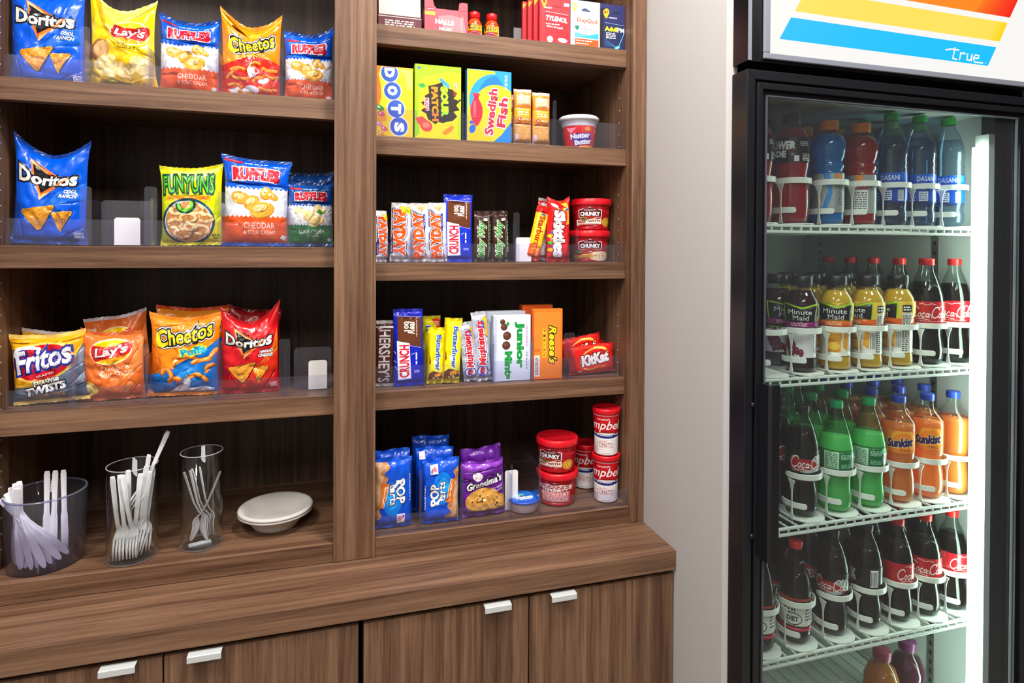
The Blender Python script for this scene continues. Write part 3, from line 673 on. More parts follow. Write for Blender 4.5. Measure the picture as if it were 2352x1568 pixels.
def a_stb(): return P('#e8501a', (0, 0), (30, 0), (30, 18), (14, 30), (0, 26)) + P('#f8e050', (4, 40), (26, 50), (26, 96), (4, 96)) + E('#f07a1a', 8, 12, 5, 6) + R('#d01a1a', 0, 92, 30, 100) + E('#5a6a8a', 15, 88, 6, 3) + small('#f6e0a0', 20, 12, 16, 6, 3, 3, -90) + T('Starburst', 15, 52, 68, 14, '#c02a10', -90, (('#f6c010', .06),), .03)
def a_ski():
    a = P('#b81018', (24, 0), (30, 0), (30, 100), (26, 100)) + P('#f4a81a', (18, 100), (24, 90), (25, 70), (22, 60), (27, 60), (28, 84), (26, 98))
    for i, c in enumerate(('#f4c81a', '#7a2aa8', '#3aa82a', '#f07a1a', '#e8d81a', '#2a5ac8')):
        a += E(c, 3 + (i % 2) * 3, 16 + i * 6, 3, 3) + E(c, 12 + i * 2.6, 90 - (i % 3) * 2, 2.4, 2)
    return a + E('#eef0f6', 8, 94, 5, 3) + T('Skittles', 14, 45, 84, 16, WH, -90, (('#8a0c14', .05),), .07)
def a_kk():   # 100 x 62
    a = P('#b80c10', (0, 0), (12, 0), (9, 62), (0, 62)) + P('#f43a2a', (12, 50), (90, 54), (94, 60), (12, 62)) + P('#c01014', (88, 0), (100, 0), (100, 62), (92, 62))
    a += S('#f6c858', 2.6, (28, 14), (24, 26), (34, 42), (56, 51), (78, 47), (84, 36), (78, 24)) + S('#f6c858', 4, (56, 52), (76, 50), (84, 40), (83, 30)) + S('#f6c858', 2.4, (28, 13), (36, 8), (50, 7), (56, 10))
    return a + T('KitKat', 55, 29, 62, 24, WH, 8, (('#7a0808', .07),), .06, .15) + T('Wafer', 68, 12, 22, 5, '#f0b060', 6, b=0) + R('#d8d0d0', 17, 1, 26, 6)
# cartons, frame 100 wide
def a_dots():  # 100x190
    a = P('#f6c80e', (60, 190), (100, 190), (100, 60), (70, 100), (78, 150)) + P('#fde860', (58, 178), (96, 176), (98, 120), (84, 130), (80, 160)) + P('#ef7a1a', (0, 190), (18, 190), (6, 160), (12, 130), (14, 100), (8, 80), (0, 76)) + P('#f4a020', (0, 60), (20, 70), (30, 40), (0, 30))
    for x, y, r in ((36, 164, 23), (44, 118, 23), (54, 72, 23), (62, 26, 24)): a += E('#f3f3f8', x, y, r + 2.4)
    for x, y, r in ((36, 164, 23), (44, 118, 23), (54, 72, 23), (62, 26, 24)): a += E('#2f5ab8', x, y, r)
    for ch, x, y in (('D', 36, 165), ('O', 44, 119), ('T', 54, 72), ('S', 63, 24)): a += T(ch, x, y, 26, 28, WH, -90, b=.07)
    for x, y, c, r in ((10, 72, '#2a9a3a', 12), (14, 56, '#e0486a', 10), (8, 30, '#e88a9a', 11), (22, 18, '#e05a70', 10), (14, 6, '#f0a030', 10)): a += E(c, x, y, r, r * .6, -20) + E('#f4d8d8', x - 3, y + 2, r * .35, r * .2, -20)
    return a
def a_sour():  # 100x156
    a = R('#fde600', 0, 0, 100, 156)
    a += P('#9ade10', (0, 156), (100, 156), (100, 142), (70, 146), (40, 136), (12, 128), (8, 90), (6, 50), (10, 10), (0, 0)) + P('#c8ea10', (100, 142), (94, 120), (96, 60), (92, 10), (100, 0)) + P('#d4ee18', (12, 128), (40, 136), (70, 146), (60, 132), (24, 120), (12, 90), (8, 92))
    a += E('#3a7ab8', 8, 149, 4, 3) + P('#2a9ad8', (56, 132), (62, 126), (72, 120), (74, 112), (68, 110), (58, 120), (52, 126)) + E('#3aa0e0', 70, 114, 5, 6) + P('#28a03a', (6, 112), (16, 118), (24, 110), (14, 106))
    sp = [(28, 112), (44, 116), (58, 122), (62, 112), (80, 108), (92, 100), (84, 88), (98, 84), (90, 74), (98, 64), (84, 60), (92, 50), (82, 40), (72, 38), (60, 34), (50, 36), (44, 30), (36, 36), (28, 40), (24, 52), (12, 58), (22, 66), (12, 76), (24, 80), (20, 90), (30, 96)]
    a += P('#241a18', *sp) + spk('#241a18', [(10, 80), (100, 96), (92, 44)], 14, 3, 3)
    a += T('PATCH', 43, 74, 74, 15, '#f08a10', -88, b=.06) + T('SOUR', 64, 80, 66, 17, '#a6e818', -88, b=.08) + T('KIDS', 25, 72, 26, 9, '#f03a5a', -88, ((WH, .08),), .05) + T('SOFT', 90, 116, 16, 6, WH, -80, ((K, .1),), .04) + T('CANDY', 86, 100, 18, 5, '#d02a1a', -80, b=.02)
    a += E('#e84a3a', 24, 26, 14, 12, -30) + P('#e84a3a', (0, 42), (16, 46), (30, 34), (20, 20), (6, 30)) + E('#f48a6a', 24, 28, 8, 6) + P('#f0961a', (58, 12), (66, 20), (80, 30), (86, 26), (78, 16), (66, 8))
    return a
def a_swe():  # 100x156
    a = R('#ffd90a', 0, 0, 100, 156) + E('#1a94e8', 64, 88, 60, 62, 0, 40) + E('#0a74d0', 70, 100, 44, 46, 0, 40) + P('#1a94e8', (60, 156), (100, 156), (100, 100)) + E('#ffe70e', 66, 66, 54, 60, 0, 40) + P('#ffd90a', (0, 0), (60, 0), (30, 26), (20, 40), (0, 60)) + P('#1a94e8', (60, 0), (78, 16), (96, 40), (100, 46), (100, 0)) + P('#ffe70e', (44, 10), (76, 14), (96, 46), (96, 80), (40, 60))
    a += E('#1470d0', 12, 26, 7, 10, -20) + E('#1470d0', 10, 40, 5, 4) + P('#e8203a', *crv([(10, 104), (28, 104), (26, 94), (34, 76), (34, 54), (24, 34), (16, 36), (8, 56), (8, 76), (15, 94), (10, 104)])) + P('#f8606a', (14, 84), (20, 88), (20, 50), (14, 52))
    for i in range(7): a += S('#b81028', .8, (12, 50 + i * 6), (30, 52 + i * 6), smooth=False)
    a += small('#e8f4ff', 88, 132, 34, 7, 4, 2, -90)
    return a + T('Swedish', 54, 66, 104, 20, '#e8203a', 84, (('#241a5a', .075), (WH, .065)), .04) + T('Fish', 80, 66, 66, 20, '#e8203a', 84, (('#241a5a', .075), (WH, .065)), .04)
def a_jm():    # 100x176
    a = R('#dfe6f4', 0, 0, 100, 176) + P('#c8d2e8', (0, 0), (8, 0), (6, 176), (0, 176)) + small('#7a8a9a', 7, 120, 90, 2, 10, 1, -90)
    for x, y, r in ((28, 146, 9), (36, 122, 11), (34, 96, 11), (24, 160, 7)): a += E('#5a3420', x, y, r, r * 1.05) + E('#7a4c34', x - 2, y + 3, r * .5, r * .4)
    a += E('#f4f4f0', 20, 122, 5, 10, 20) + E('#2aa04a', 38, 154, 4, 6)
    return a + T('Junior', 70, 96, 128, 27, '#0a9a3c', -90, b=.06) + T('Mints', 40, 42, 76, 21, '#0a9a3c', -90, b=.06) + small('#d06ab0', 90, 120, 60, 4, 8, 1, -90) + small('#5a7a8a', 90, 52, 50, 4, 6, 1, -90)
def a_ree():   # 100x216
    a = P('#ff8a2c', (6, 8), (94, 8), (94, 208), (6, 208)) + P('#e8581a', (0, 0), (5, 0), (5, 216), (0, 216))
    a += T("Reese's", 68, 106, 118, 26, '#ffe01a', -90, (('#2a1606', .08),), .03, .3)
    for i, ch in enumerate('PIECES'): a += R('#ffc81a', 33, 143 - i * 15, 46, 156 - i * 15) + T(ch, 39.5, 149.5 - i * 15, 7, 7, '#3a1c08', -90, b=.02)
    return a + R('#f6ece4', 6, 8, 24, 74) + small('#4a4a5a', 15, 40, 56, 12, 7, 2, -90) + small('#c85010', 15, 90, 24, 10, 4, 3)
def pin(x, y, s, c='#f4b81a'): return E(c, x, y, s, s * 1.15) + P(c, (x - s * .8, y - s * .6), (x + s * .8, y - s * .6), (x, y - s * 2.4)) + E('#e8e8ee' if c != '#f4b81a' else '#a8141c', x, y, s * .5, s * .55)
def a_tyl():   # 100x134
    a = R('#d02a34', 0, 0, 100, 134) + P('#b81c28', (0, 0), (6, 0), (6, 134), (0, 134)) + R('#e04450', 6, 92, 100, 94) + pin(14, 124, 9) + E('#8a1018', 56, 112, 17, 3, -4) + small(WH, 28, 106, 24, 5, 4, 2) + R('#f2d8da', 80, 116, 98, 126)
    a += P('#c81e2a', (16, 0), (98, 0), (94, 90), (20, 94)) + S('#f6dadc', 1, (20, 94), (95, 90), smooth=False) + T('TYLENOL', 56, 74, 72, 16, WH, -3, b=.05, sh=.15) + T('Extra Strength', 50, 48, 54, 8, '#fbe8e8', -3, b=.02, sh=.1) + small('#fbe8e8', 44, 57, 48, 6, 5)
    return a + E(WH, 34, 10, 10, 10) + E('#f4c8cc', 34, 8, 6, 5) + E(WH, 76, 10, 16, 7, -6) + R('#e8a0a4', 62, 8, 90, 10)
def a_day():
    a = R('#dfe8f4', 0, 0, 100, 134) + pin(12, 122, 9, '#f0d83a') + P('#3a4a6a', (36, 112), (44, 118), (54, 118), (58, 114), (66, 112), (66, 108), (36, 108)) + R('#b8c4d8', 82, 106, 96, 118)
    a += P('#f4f6fa', (14, 0), (96, 0), (98, 88), (18, 90)) + T('DayQuil', 56, 78, 70, 17, '#f0501e', -2, b=.03) + T('SEVERE', 74, 66, 30, 4.5, '#3a8a6a', -2) + P('#1a7a5a', (14, 62), (28, 62), (28, 54), (21, 46), (14, 54)) + T('VapoCOOL', 62, 52, 54, 10, '#2a6aa0', -2, b=.02) + T('&', 52, 61, 5, 6, '#f0501e')
    return a + P('#3aa8e8', (14, 40), (60, 34), (96, 44), (96, 24), (14, 26)) + P('#a8daf4', (50, 44), (96, 50), (96, 42), (62, 38)) + R('#f0561e', 14, 0, 96, 22) + small(WH, 46, 16, 56, 5, 6) + small(WH, 40, 7, 46, 5, 5) + small('#e8f4ff', 34, 32, 30, 3, 4)
def a_adv():
    a = R('#24285c', 0, 0, 100, 134) + pin(26, 122, 10) + pin(20, 120, 8) + E('#14163a', 66, 122, 17, 4) + P(K, (0, 0), (12, 0), (12, 134), (0, 134)) + small(WH, 52, 104, 34, 5, 4, 2)
    a += P('#1a2850', (16, 0), (98, 0), (98, 82), (20, 86)) + S('#9ab8e8', 1, (20, 86), (98, 82), smooth=False) + T('Advil', 44, 66, 52, 16, '#f4e81a', 0, b=.05) + T('PM', 84, 65, 28, 15, WH, 0, b=.02)
    a += small(WH, 44, 44, 40, 22, 3, 4) + S('#8ad8f4', 1.6, (98, 60), (90, 40), (74, 8)) + E('#4ac8f0', 70, 6, 12, 5, 20) + E('#d8f6ff', 70, 6, 5, 2.4)
    return a + sum((S('#3a8ac8', .8, (70, 6), (20, 30 - i * 6), smooth=False) for i in range(4)), [])
def a_hal():   # 100x70
    return P('#b84a58', (0, 0), (100, 0), (100, 70), (78, 70), (76, 50), (30, 50), (20, 70), (0, 70)) + P('#d87a80', (30, 46), (60, 50), (90, 46), (96, 10), (50, 4)) + R('#f0b83a', 0, 46, 24, 54) + T('HALLS', 46, 32, 44, 12, WH, -2, b=.06) + T('RELIEF', 48, 16, 30, 7, '#f6e0e0', -2, b=.03) + S('#f0d0d4', .8, (88, 50), (84, 30), (90, 4)) + small('#f0c8cc', 14, 62, 16, 6, 3, 2)
def a_crk():   # 30x88
    a = P('#f08a2c', (0, 88), (30, 88), (28, 60), (2, 60)) + R('#f7b48a', 4, 64, 27, 82) + small('#fbe0d0', 15, 74, 17, 12, 3, 3) + R('#f4a02a', 0, 34, 30, 60) + small('#fbe8c0', 15, 50, 18, 8, 3, 2) + E('#d8481a', 8, 40, 3.6) + T('6', 8, 40, 3, 4, WH) + small('#f8d8a0', 18, 40, 12, 4, 3, 2)
    a += R('#f2b55c', 0, 0, 30, 33) + R('#e8862a', 0, 32, 30, 34)
    for x, y in ((6, 26), (14, 20), (22, 26), (8, 14), (18, 8), (25, 14), (5, 5)): a += S('#c8842c', .8, (x - 2, y), (x, y + 1.4), (x + 2, y))
    return a + R('#e8c8d0', 1, 2, 6, 14)
# wraps: frame u 0..360 (degrees), middle 180
def oct_(c, x, y, rx, ry): return P(c, (x - rx, y - ry * .55), (x - rx, y + ry * .55), (x, y + ry), (x + rx, y + ry * .55), (x + rx, y - ry * .55), (x, y - ry))
def a_chu(v=0):   # 360 x 90
    a = R('#a8101c', 0, 0, 360, 90) + R('#c0141e', 0, 78, 360, 90) + R('#8a0c16', 60, 0, 104, 90) + small('#e8a0a0', 84, 50, 30, 50, 2, 9)
    a += oct_(WH, 180, 62, 38, 26) + oct_('#5a1420', 180, 62, 35.5, 23.8) + T("Campbell's", 180, 75, 38, 7, WH, 0, b=0, sh=.35) + T('CHUNKY', 180, 60, 63, 17, WH, 0, b=.05) + R('#c8741a', 156, 44, 204, 49)
    if v == 0: a += P('#f2e4d4', (132, 12), (218, 20), (218, 42), (132, 36)) + T('BEEF WITH', 176, 31, 76, 10, '#8a1410', 3, b=.05) + small('#8a1410', 176, 20, 70, 6, 9) + E('#4a8a3a', 160, 40, 16, 5, -10) + E('#e09a2c', 240, 28, 20, 19) + spk('#4a9a3a', [(226, 20), (254, 20), (240, 44)], 8, 3, 3) + spk('#f0c84a', [(226, 20), (254, 20), (240, 44)], 12, 3, 8)
    elif v == 1: a += E('#f2dcb0', 216, 20, 44, 19) + spk('#e8f0b8', [(180, 16), (250, 16), (216, 36)], 16, 3, 3) + spk('#d87a3a', [(180, 16), (250, 16), (216, 36)], 12, 3, 9) + P('#d8a03a', (120, 6), (190, 12), (186, 30), (120, 24)) + small('#6a1a10', 156, 18, 50, 10, 6, 2) + E('#4a8a3a', 140, 36, 16, 5)
    else: a += R('#f0d0cc', 120, 60, 236, 80) + small('#8a1018', 178, 70, 100, 14, 7, 2) + R('#d86a70', 130, 10, 230, 54) + small('#f8e0dc', 180, 32, 90, 40, 9, 7)
    return a
def a_tom():   # 360 x 115
    a = R('#ece8e8', 0, 0, 360, 56) + R('#c8101e', 0, 58, 360, 115) + P('#1a2a7a', *[(x, 50 + 3 * sin(x / 40)) for x in range(0, 361, 20)], *[(x, 60 + 3 * sin(x / 40)) for x in range(360, -1, -20)])
    a += T("Campbell's", 180, 82, 250, 34, WH, 0, b=.01, sh=.35) + T("Campbell's", 176, 102, 60, 7, WH, 0, b=.01, sh=.3) + small(WH, 180, 55, 80, 3.4, 8) + T('CLASSIC', 174, 38, 44, 6, '#c8101e', b=0) + T('TOMATO', 182, 27, 84, 14, '#b01a20', b=.0)
    return a + E('#d8c8c4', 130, 12, 20, 12) + E('#d8c8c4', 300, 14, 24, 12) + E('#d8c8c4', 60, 14, 24, 12) + small('#8a8a8a', 190, 4, 40, 3, 5)
def a_nut():   # 360 x 80
    a = R('#e01420', 0, 0, 360, 80) + P('#c01018', (0, 0), (120, 0), (100, 80), (0, 80)) + P('#f08a9a', (136, 76), (176, 76), (156, 54), (146, 60)) + E('#e8961c', 214, 70, 12, 8) + E('#e8961c', 252, 66, 8, 6)
    a += P('#3a2a9a', (150, 50), (228, 58), (232, 16), (166, 8)) + T('Nutter', 188, 46, 74, 19, WH, 6, b=.06) + T('Butter', 200, 25, 68, 19, WH, 8, b=.06) + E('#f4a81a', 204, 4, 40, 7, 6) + E('#c8781c', 136, 8, 14, 5)
    return a
def a_shot():  # 360 x 60
    return R('#e84a1a', 0, 44, 360, 60) + R('#f4a81a', 0, 22, 360, 44) + R('#f8d81a', 0, 14, 360, 30) + P('#1a5ab8', *[(x, 15 + 3 * sin(x / 24)) for x in range(0, 361, 12)], (360, 0), (0, 0)) + P('#f0e0e8', (120, 14), (240, 4), (240, 0), (120, 0)) + T('5-hour', 190, 40, 90, 8, K, 0, b=.03, sh=.3) + T('ENERGY', 186, 30, 100, 8, K, 0, b=.04) + P(K, (130, 40), (142, 52), (150, 36), (142, 24)) + R('#e8e8e8', 260, 0, 300, 44) + small(K, 280, 22, 34, 36, 3, 5)

# ------------------------------------------------------------------ chip bags
B = lambda *a, **k: bag('chip_bag', *a, **k)
Z1, Z2, Z3 = 1.8885, 1.5525, 1.2145
YB = .108
B('blue tortilla chip bag at the left end of the topmost left shelf', 'chip bag', .138, .183, .045, a_dor('b'), 100, 130, BLU, (-.589, YB, Z1), rz=.03, hl=.02, hr=.012, dip=.006, seed=3, seal='#0a3f98')
B('crumpled yellow classic potato chip bag, its top folded over', 'chip bag', .136, .168, .05, a_lays(), 100, 130, '#fbd80e', (-.447, YB, Z1), rz=-.06, roll=-.03, hl=.055, hr=.022, dip=.012, seed=11, wr=2.0, seal='#f4e480', pinch=.1)
B('blue, white and orange ridged chip bag between yellow and orange bags, top shelf', 'chip bag', .125, .156, .042, a_ruf('o'), 100, 130, BLU, (-.3185, YB, Z1), rz=.02, hl=.014, hr=.012, dip=.008, seed=5, wr=1.5, seal='#0a3c90')
B('orange and red crunchy cheese stick bag with two pointed top corners', 'chip bag', .132, .166, .046, a_chc(), 100, 130, '#f88f0a', (-.190, YB, Z1), hl=.028, hr=.02, dip=.012, seed=8, wr=1.3, seal='#f08a10')
B('blue, white and orange ridged chip bag beside the wide upright, top shelf', 'chip bag', .112, .150, .042, a_ruf('o'), 100, 136, BLU, (-.0645, YB, Z1), rz=.03, hl=.0, hr=.022, dip=.0, seed=14, seal='#0a3c90')
B('blue tortilla chip bag left of the white card on the second shelf', 'chip bag', .142, .186, .05, a_dor('b'), 100, 130, BLU, (-.5875, YB, Z2), roll=.035, hl=.034, hr=.024, dip=.012, seed=21, seal='#0a3f98', pinch=.09)
B('yellow green onion ring snack bag with a round picture', 'chip bag', .130, .158, .044, a_fun(), 100, 130, '#e4dc04', (-.312, YB, Z2), roll=-.02, hl=.006, hr=.014, dip=.0, seed=17, wr=1.3, seal='#d8cc10')
B('large upright blue, white and orange ridged chip bag on the second shelf', 'chip bag', .152, .184, .046, a_ruf('o'), 100, 126, BLU, (-.180, YB, Z2), roll=.01, hl=.012, hr=.0, seed=25, wr=.8, seal='#1558b8', pinch=.12)
B('blue, white and green ridged chip bag in front at the right end of second shelf', 'chip bag', .104, .140, .036, a_ruf('g'), 100, 132, '#0c4a9c', (-.0600, YB, Z2), rz=.05, hl=.0, hr=.004, dip=.004, seed=29, wr=1.6, seal='#0a3878')
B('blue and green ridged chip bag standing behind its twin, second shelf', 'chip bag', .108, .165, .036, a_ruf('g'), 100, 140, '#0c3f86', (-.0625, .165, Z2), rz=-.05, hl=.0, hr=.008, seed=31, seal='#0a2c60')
B('gold and grey twisted corn chip bag with red oval logo', 'chip bag', .140, .128, .05, a_fri(), 100, 104, '#f4b020', (-.5800, YB - .006, Z3 + .001), roll=-.05, hl=.008, hr=.010, seed=34, seal='#f4d070')
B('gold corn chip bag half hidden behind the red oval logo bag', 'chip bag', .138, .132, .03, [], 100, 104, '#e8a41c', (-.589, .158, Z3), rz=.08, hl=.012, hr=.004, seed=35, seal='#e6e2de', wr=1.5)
B('orange potato chip bag with red and yellow oval logo, front one of its slot', 'chip bag', .122, .134, .048, a_layc(), 100, 116, '#ea7430', (-.466, YB, Z3), roll=-.02, hl=.012, hr=.0, dip=.002, seed=38, wr=1.7, seal='#c8642a')
B('orange potato chip bag leaning behind the front oval logo bag', 'chip bag', .128, .158, .03, a_layc(), 100, 124, '#ea7430', (-.466, .166, Z3), roll=-.10, hl=.0, hr=.012, seed=41, wr=2.4, seal='#d8d8de')
B('orange cheese puffs bag with blue lower half, front one of its slot', 'chip bag', .150, .160, .05, a_chp(), 100, 116, '#fb8c10', (-.329, YB, Z3), roll=.025, hl=.014, hr=.016, dip=.0, seed=44, seal='#fb9420', pinch=.1)
B('orange cheese puffs bag showing above its twin in the same slot', 'chip bag', .156, .176, .036, a_chp(), 100, 120, '#fb8c10', (-.328, .170, Z3), roll=.02, hl=.008, hr=.008, seed=47, seal='#c84a10')
B('red nacho tortilla chip bag with raised right corner', 'chip bag', .128, .165, .05, a_dor('r'), 100, 130, '#d4121c', (-.192, YB, Z3), hl=.022, hr=.036, dip=.016, seed=50, wr=1.2, seal='#b81018')
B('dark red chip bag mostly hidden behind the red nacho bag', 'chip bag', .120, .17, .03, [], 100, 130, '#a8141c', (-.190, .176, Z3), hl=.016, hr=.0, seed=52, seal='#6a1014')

# ------------------------------------------------------------------ candy bars
def bar(label, W, H, shapes, bg, loc, aw=30, ah=100, seed=1, Tk=.018, seal='#c8c8cc', group=None, wr=.8, name='candy_bar', cat='candy bar', nx=10, ny=26, sh=.008, **k):
    return bag(name, label, cat, W, H - 2 * sh, Tk, shapes, aw, ah, bg, loc, seal=seal, seed=seed, flat=5, pinch=.02, vf=14, wr=wr, nx=nx, ny=ny, sh=sh, group=group, **k)
Z4, Z5, Z6, Z7, Z8 = 2.0715, 1.8125, 1.5165, 1.2155, .8910
bar('white orange-lettered bar half hidden by the wide upright', .036, .125, a_pay(), '#eeeef0', (.1035, .097, Z6), rz=.6, seed=61, seal='#e8e8ea')
bar('white orange-lettered nut bar with yellow corner, lettering reading down', .050, .144, a_pay(), '#eeeef0', (.1475, .09, Z6), roll=.03, seed=62, seal='#d8d8da', wr=1.4)
bar('white orange-lettered nut bar reading up, left one of a pair', .045, .145, a_pay(False, False), '#eeeef0', (.197, .09, Z6), roll=-.02, seed=63, seal='#cfc8c4', wr=1.4)
bar('white orange-lettered nut bar reading up, beside the tall blue bar', .044, .147, a_pay(False, False), '#eeeef0', (.2415, .09, Z6), roll=-.03, seed=64, seal='#d8d8da', wr=1.4)
bar('tall blue bar with red lettering on white, upper candy shelf', .073, .170, a_cru(), '#1a32c8', (.291, .095, Z6), seed=65, seal='#1a38c8', Tk=.014)
bar('dark brown bar with green lettering, left one of two', .044, .130, a_mw(), '#3a211a', (.354, .09, Z6), seed=66, seal='#3a2620', wr=1.2)
bar('dark brown bar with green lettering, right one of two', .046, .131, a_mw(), '#3a211a', (.4015, .09, Z6), roll=-.02, seed=67, seal='#3a2620', wr=1.6)
bar('yellow and red fruit chew bar leaning to the right', .037, .144, a_stb(), '#f4c414', (.484, .088, Z6), roll=.24, seed=68, seal='#d01a14')
bar('red fruit candy pack with big white lettering', .064, .166, a_ski(), '#e81c20', (.556, .085, Z6), roll=.0, seed=69, hl=.006, hr=.008, dip=.006, seal='#e82a20', Tk=.03, wr=1.6)
bar('red fruit candy pack slanting behind the front one', .060, .165, a_ski(), '#e81c20', (.524, .125, Z6), roll=.12, seed=70, seal='#d8d0d0', Tk=.022, wr=1.2)
bar('dark brown chocolate bar with grey lettering beside the wide upright', .050, .160, a_her(), '#4a2420', (.1115, .085, Z7), roll=.03, seed=71, seal='#b8b4b4', Tk=.012)
bar('tall blue bar with red lettering on white, lower candy shelf', .071, .188, a_cru(), '#1422b8', (.1685, .078, Z7), roll=-.015, seed=72, seal='#1a26b0', Tk=.014)
bar('yellow bar with blue lettering, shorter left one of two', .042, .140, a_bf(), '#f8ec10', (.2335, .085, Z7), roll=.03, seed=73, seal='#e0cc10', wr=1.3)
bar('yellow bar with blue lettering, taller right one of two', .045, .162, a_bf(), '#f8ec10', (.2705, .08, Z7), roll=.06, seed=74, seal='#e0cc10', wr=1.3)
bar('yellow bar with red corner behind the two front yellow bars', .045, .165, P('#e0401a', (14, 100), (30, 100), (30, 82), (24, 84)) + T('B', 8, 84, 10, 8, '#1456c8', -90, ((WH, .07),)) + small('#f6e0c0', 24, 92, 8, 8, 2, 3), '#f0e410', (.231, .125, Z7), seed=75, seal='#d8cc20')
bar('silver bar with red lettering tilted left, beside the yellow bars', .040, .150, a_tm(), '#c3c6d2', (.327, .085, Z7), roll=-.12, seed=76, seal='#c8c8d0', wr=1.8)
bar('silver bar with red lettering leaning against the white mint box', .040, .176, a_tm(), '#c3c6d2', (.358, .080, Z7), roll=-.10, seed=77, seal='#d0d0d6', wr=1.8)
def flat_bar(label, loc, seed, **k): return bag('candy_bar', label, 'candy bar', .130, .070, .02, a_kk(), 100, 56, '#e8201c', loc, seal='#d8181a', seed=seed, flat=8, pinch=.0, vf=6, wr=.5, nx=18, ny=12, sh=.004, **k)
flat_bar('red wafer bar with white lettering, front one at the right end', (.6555, .088, Z7), 78, roll=-.06, hl=.0)
flat_bar('red wafer bar sticking up behind the front wafer bar, tilted', (.638, .118, Z7 + .012), 79, roll=-.16)
flat_bar('red wafer bar lowest at the back of the wafer bars', (.6565, .148, Z7 + .002), 80, roll=-.02)
# pastry and cookie packs
def pack(label, W, H, shapes, ah, bg, loc, seed, cat, **k):
    k.setdefault('Tk', .026)
    return bag('pastry_pack' if cat == 'pastry pack' else 'cookie_pack', label, cat, W, H, k.pop('Tk'), shapes, 100, ah, bg, loc, seed=seed, flat=5, pinch=.02, vf=8, nx=18, ny=24, sh=.007, **k)
pack('blue toaster pastry pack beside the wide upright, lettering reading down', .087, .150, rot180(a_pop(), 100, 142), 142, '#0a50d0', (.1300, .044, Z8), 81, 'pastry pack', seal='#1458d8')
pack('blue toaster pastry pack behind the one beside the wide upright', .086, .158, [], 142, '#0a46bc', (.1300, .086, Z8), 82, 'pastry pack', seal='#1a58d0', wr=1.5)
pack('blue toaster pastry pack in front of its slot, lettering reading up', .088, .140, a_pop(), 142, '#0a50d0', (.241, .040, Z8), 83, 'pastry pack', wr=1.4, seal='#1458d8', hr=.004)
pack('blue toaster pastry pack second in the slot of three', .092, .156, R('#f0e8ea', 8, 124, 24, 140), 142, '#0a46bc', (.233, .084, Z8), 84, 'pastry pack', wr=1.6, seal='#1458d8')
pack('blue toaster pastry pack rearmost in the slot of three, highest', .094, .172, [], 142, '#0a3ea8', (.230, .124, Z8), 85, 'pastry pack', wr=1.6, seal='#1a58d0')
pack('purple oatmeal cookie pack with white lettering, front one', .108, .122, a_gra(), 120, '#6a2096', (.350, .048, Z8), 86, 'cookie pack', wr=1.8, seal='#7a30a8', roll=-.03)
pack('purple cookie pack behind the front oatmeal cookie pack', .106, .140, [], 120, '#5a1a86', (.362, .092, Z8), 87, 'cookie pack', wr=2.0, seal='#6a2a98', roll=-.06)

# ------------------------------------------------------------------ cartons
C = carton
C('candy_box', 'yellow box with blue circles down its front beside the wide upright', 'candy box', .087, .02, .164, a_dots(), 100, 180, '#fbd414', (.1298, .0535, 1.8147), side='#f2b810', top='#f08020')
C('candy_box', 'lime green and yellow sour candy box', 'candy box', .1125, .022, .1765, a_sour(), 100, 156, '#fdf000', (.2336, .0535, 1.8147), side='#8ac810', top='#98d810')
C('candy_box', 'blue and yellow box with a red fish-shaped candy', 'candy box', .1135, .022, .176, a_swe(), 100, 156, '#ffd90a', (.3608, .0535, 1.8147), side='#1470c8', top='#5ab8f0')
C('candy_box', 'white mint box with green lettering, front one', 'candy box', .100, .02, .166, a_jm(), 100, 176, '#dfe6f4', (.4272, .068, Z7), rz=.03, side='#b8c2d4', top='#e4eaf4')
C('candy_box', 'white mint box standing right behind the front mint box', 'candy box', .104, .02, .174, [], 100, 176, '#dfe6f4', (.420, .098, Z7), rz=.03, side='#c8d0de', top='#e4eaf4')
C('candy_box', 'orange peanut candy box with yellow lettering, front one', 'candy box', .082, .02, .180, a_ree(), 100, 216, '#ff7d1c', (.5210, .065, Z7), rz=-.02, side='#d8541a', top='#f08a20')
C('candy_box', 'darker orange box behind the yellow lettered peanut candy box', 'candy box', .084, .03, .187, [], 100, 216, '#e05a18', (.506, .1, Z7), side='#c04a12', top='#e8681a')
for i in range(4):
    C('pill_carton', ['red pain relief hanging carton at the front of its row', 'red hanging carton second from the front', 'red hanging carton third from the front', 'red hanging carton rearmost in its row'][i], 'medicine box', .0825, .010, .116,
      a_tyl() if i == 0 else P('#f0a01a', (0, 134), (12, 134), (2, 118), (0, 118)), 100, 140, '#c8202c', (.528 - i * .010, .043 + i * .016, Z4), rz=.02, side='#b01a26', top='#c8202c', flap=False)
C('pill_carton', 'white cold medicine hanging carton with orange lettering', 'medicine box', .0815, .012, .116, a_day(), 100, 140, '#dfe8f4', (.6115, .043, Z4), side='#b8c4d4', top='#e0e8f0', flap=False)
C('pill_carton', 'navy night pain relief hanging carton at the right end', 'medicine box', .0715, .012, .116, a_adv(), 100, 148, '#24285c', (.6875, .043, Z4), side='#1a1e48', top='#2a2e68', flap=False)
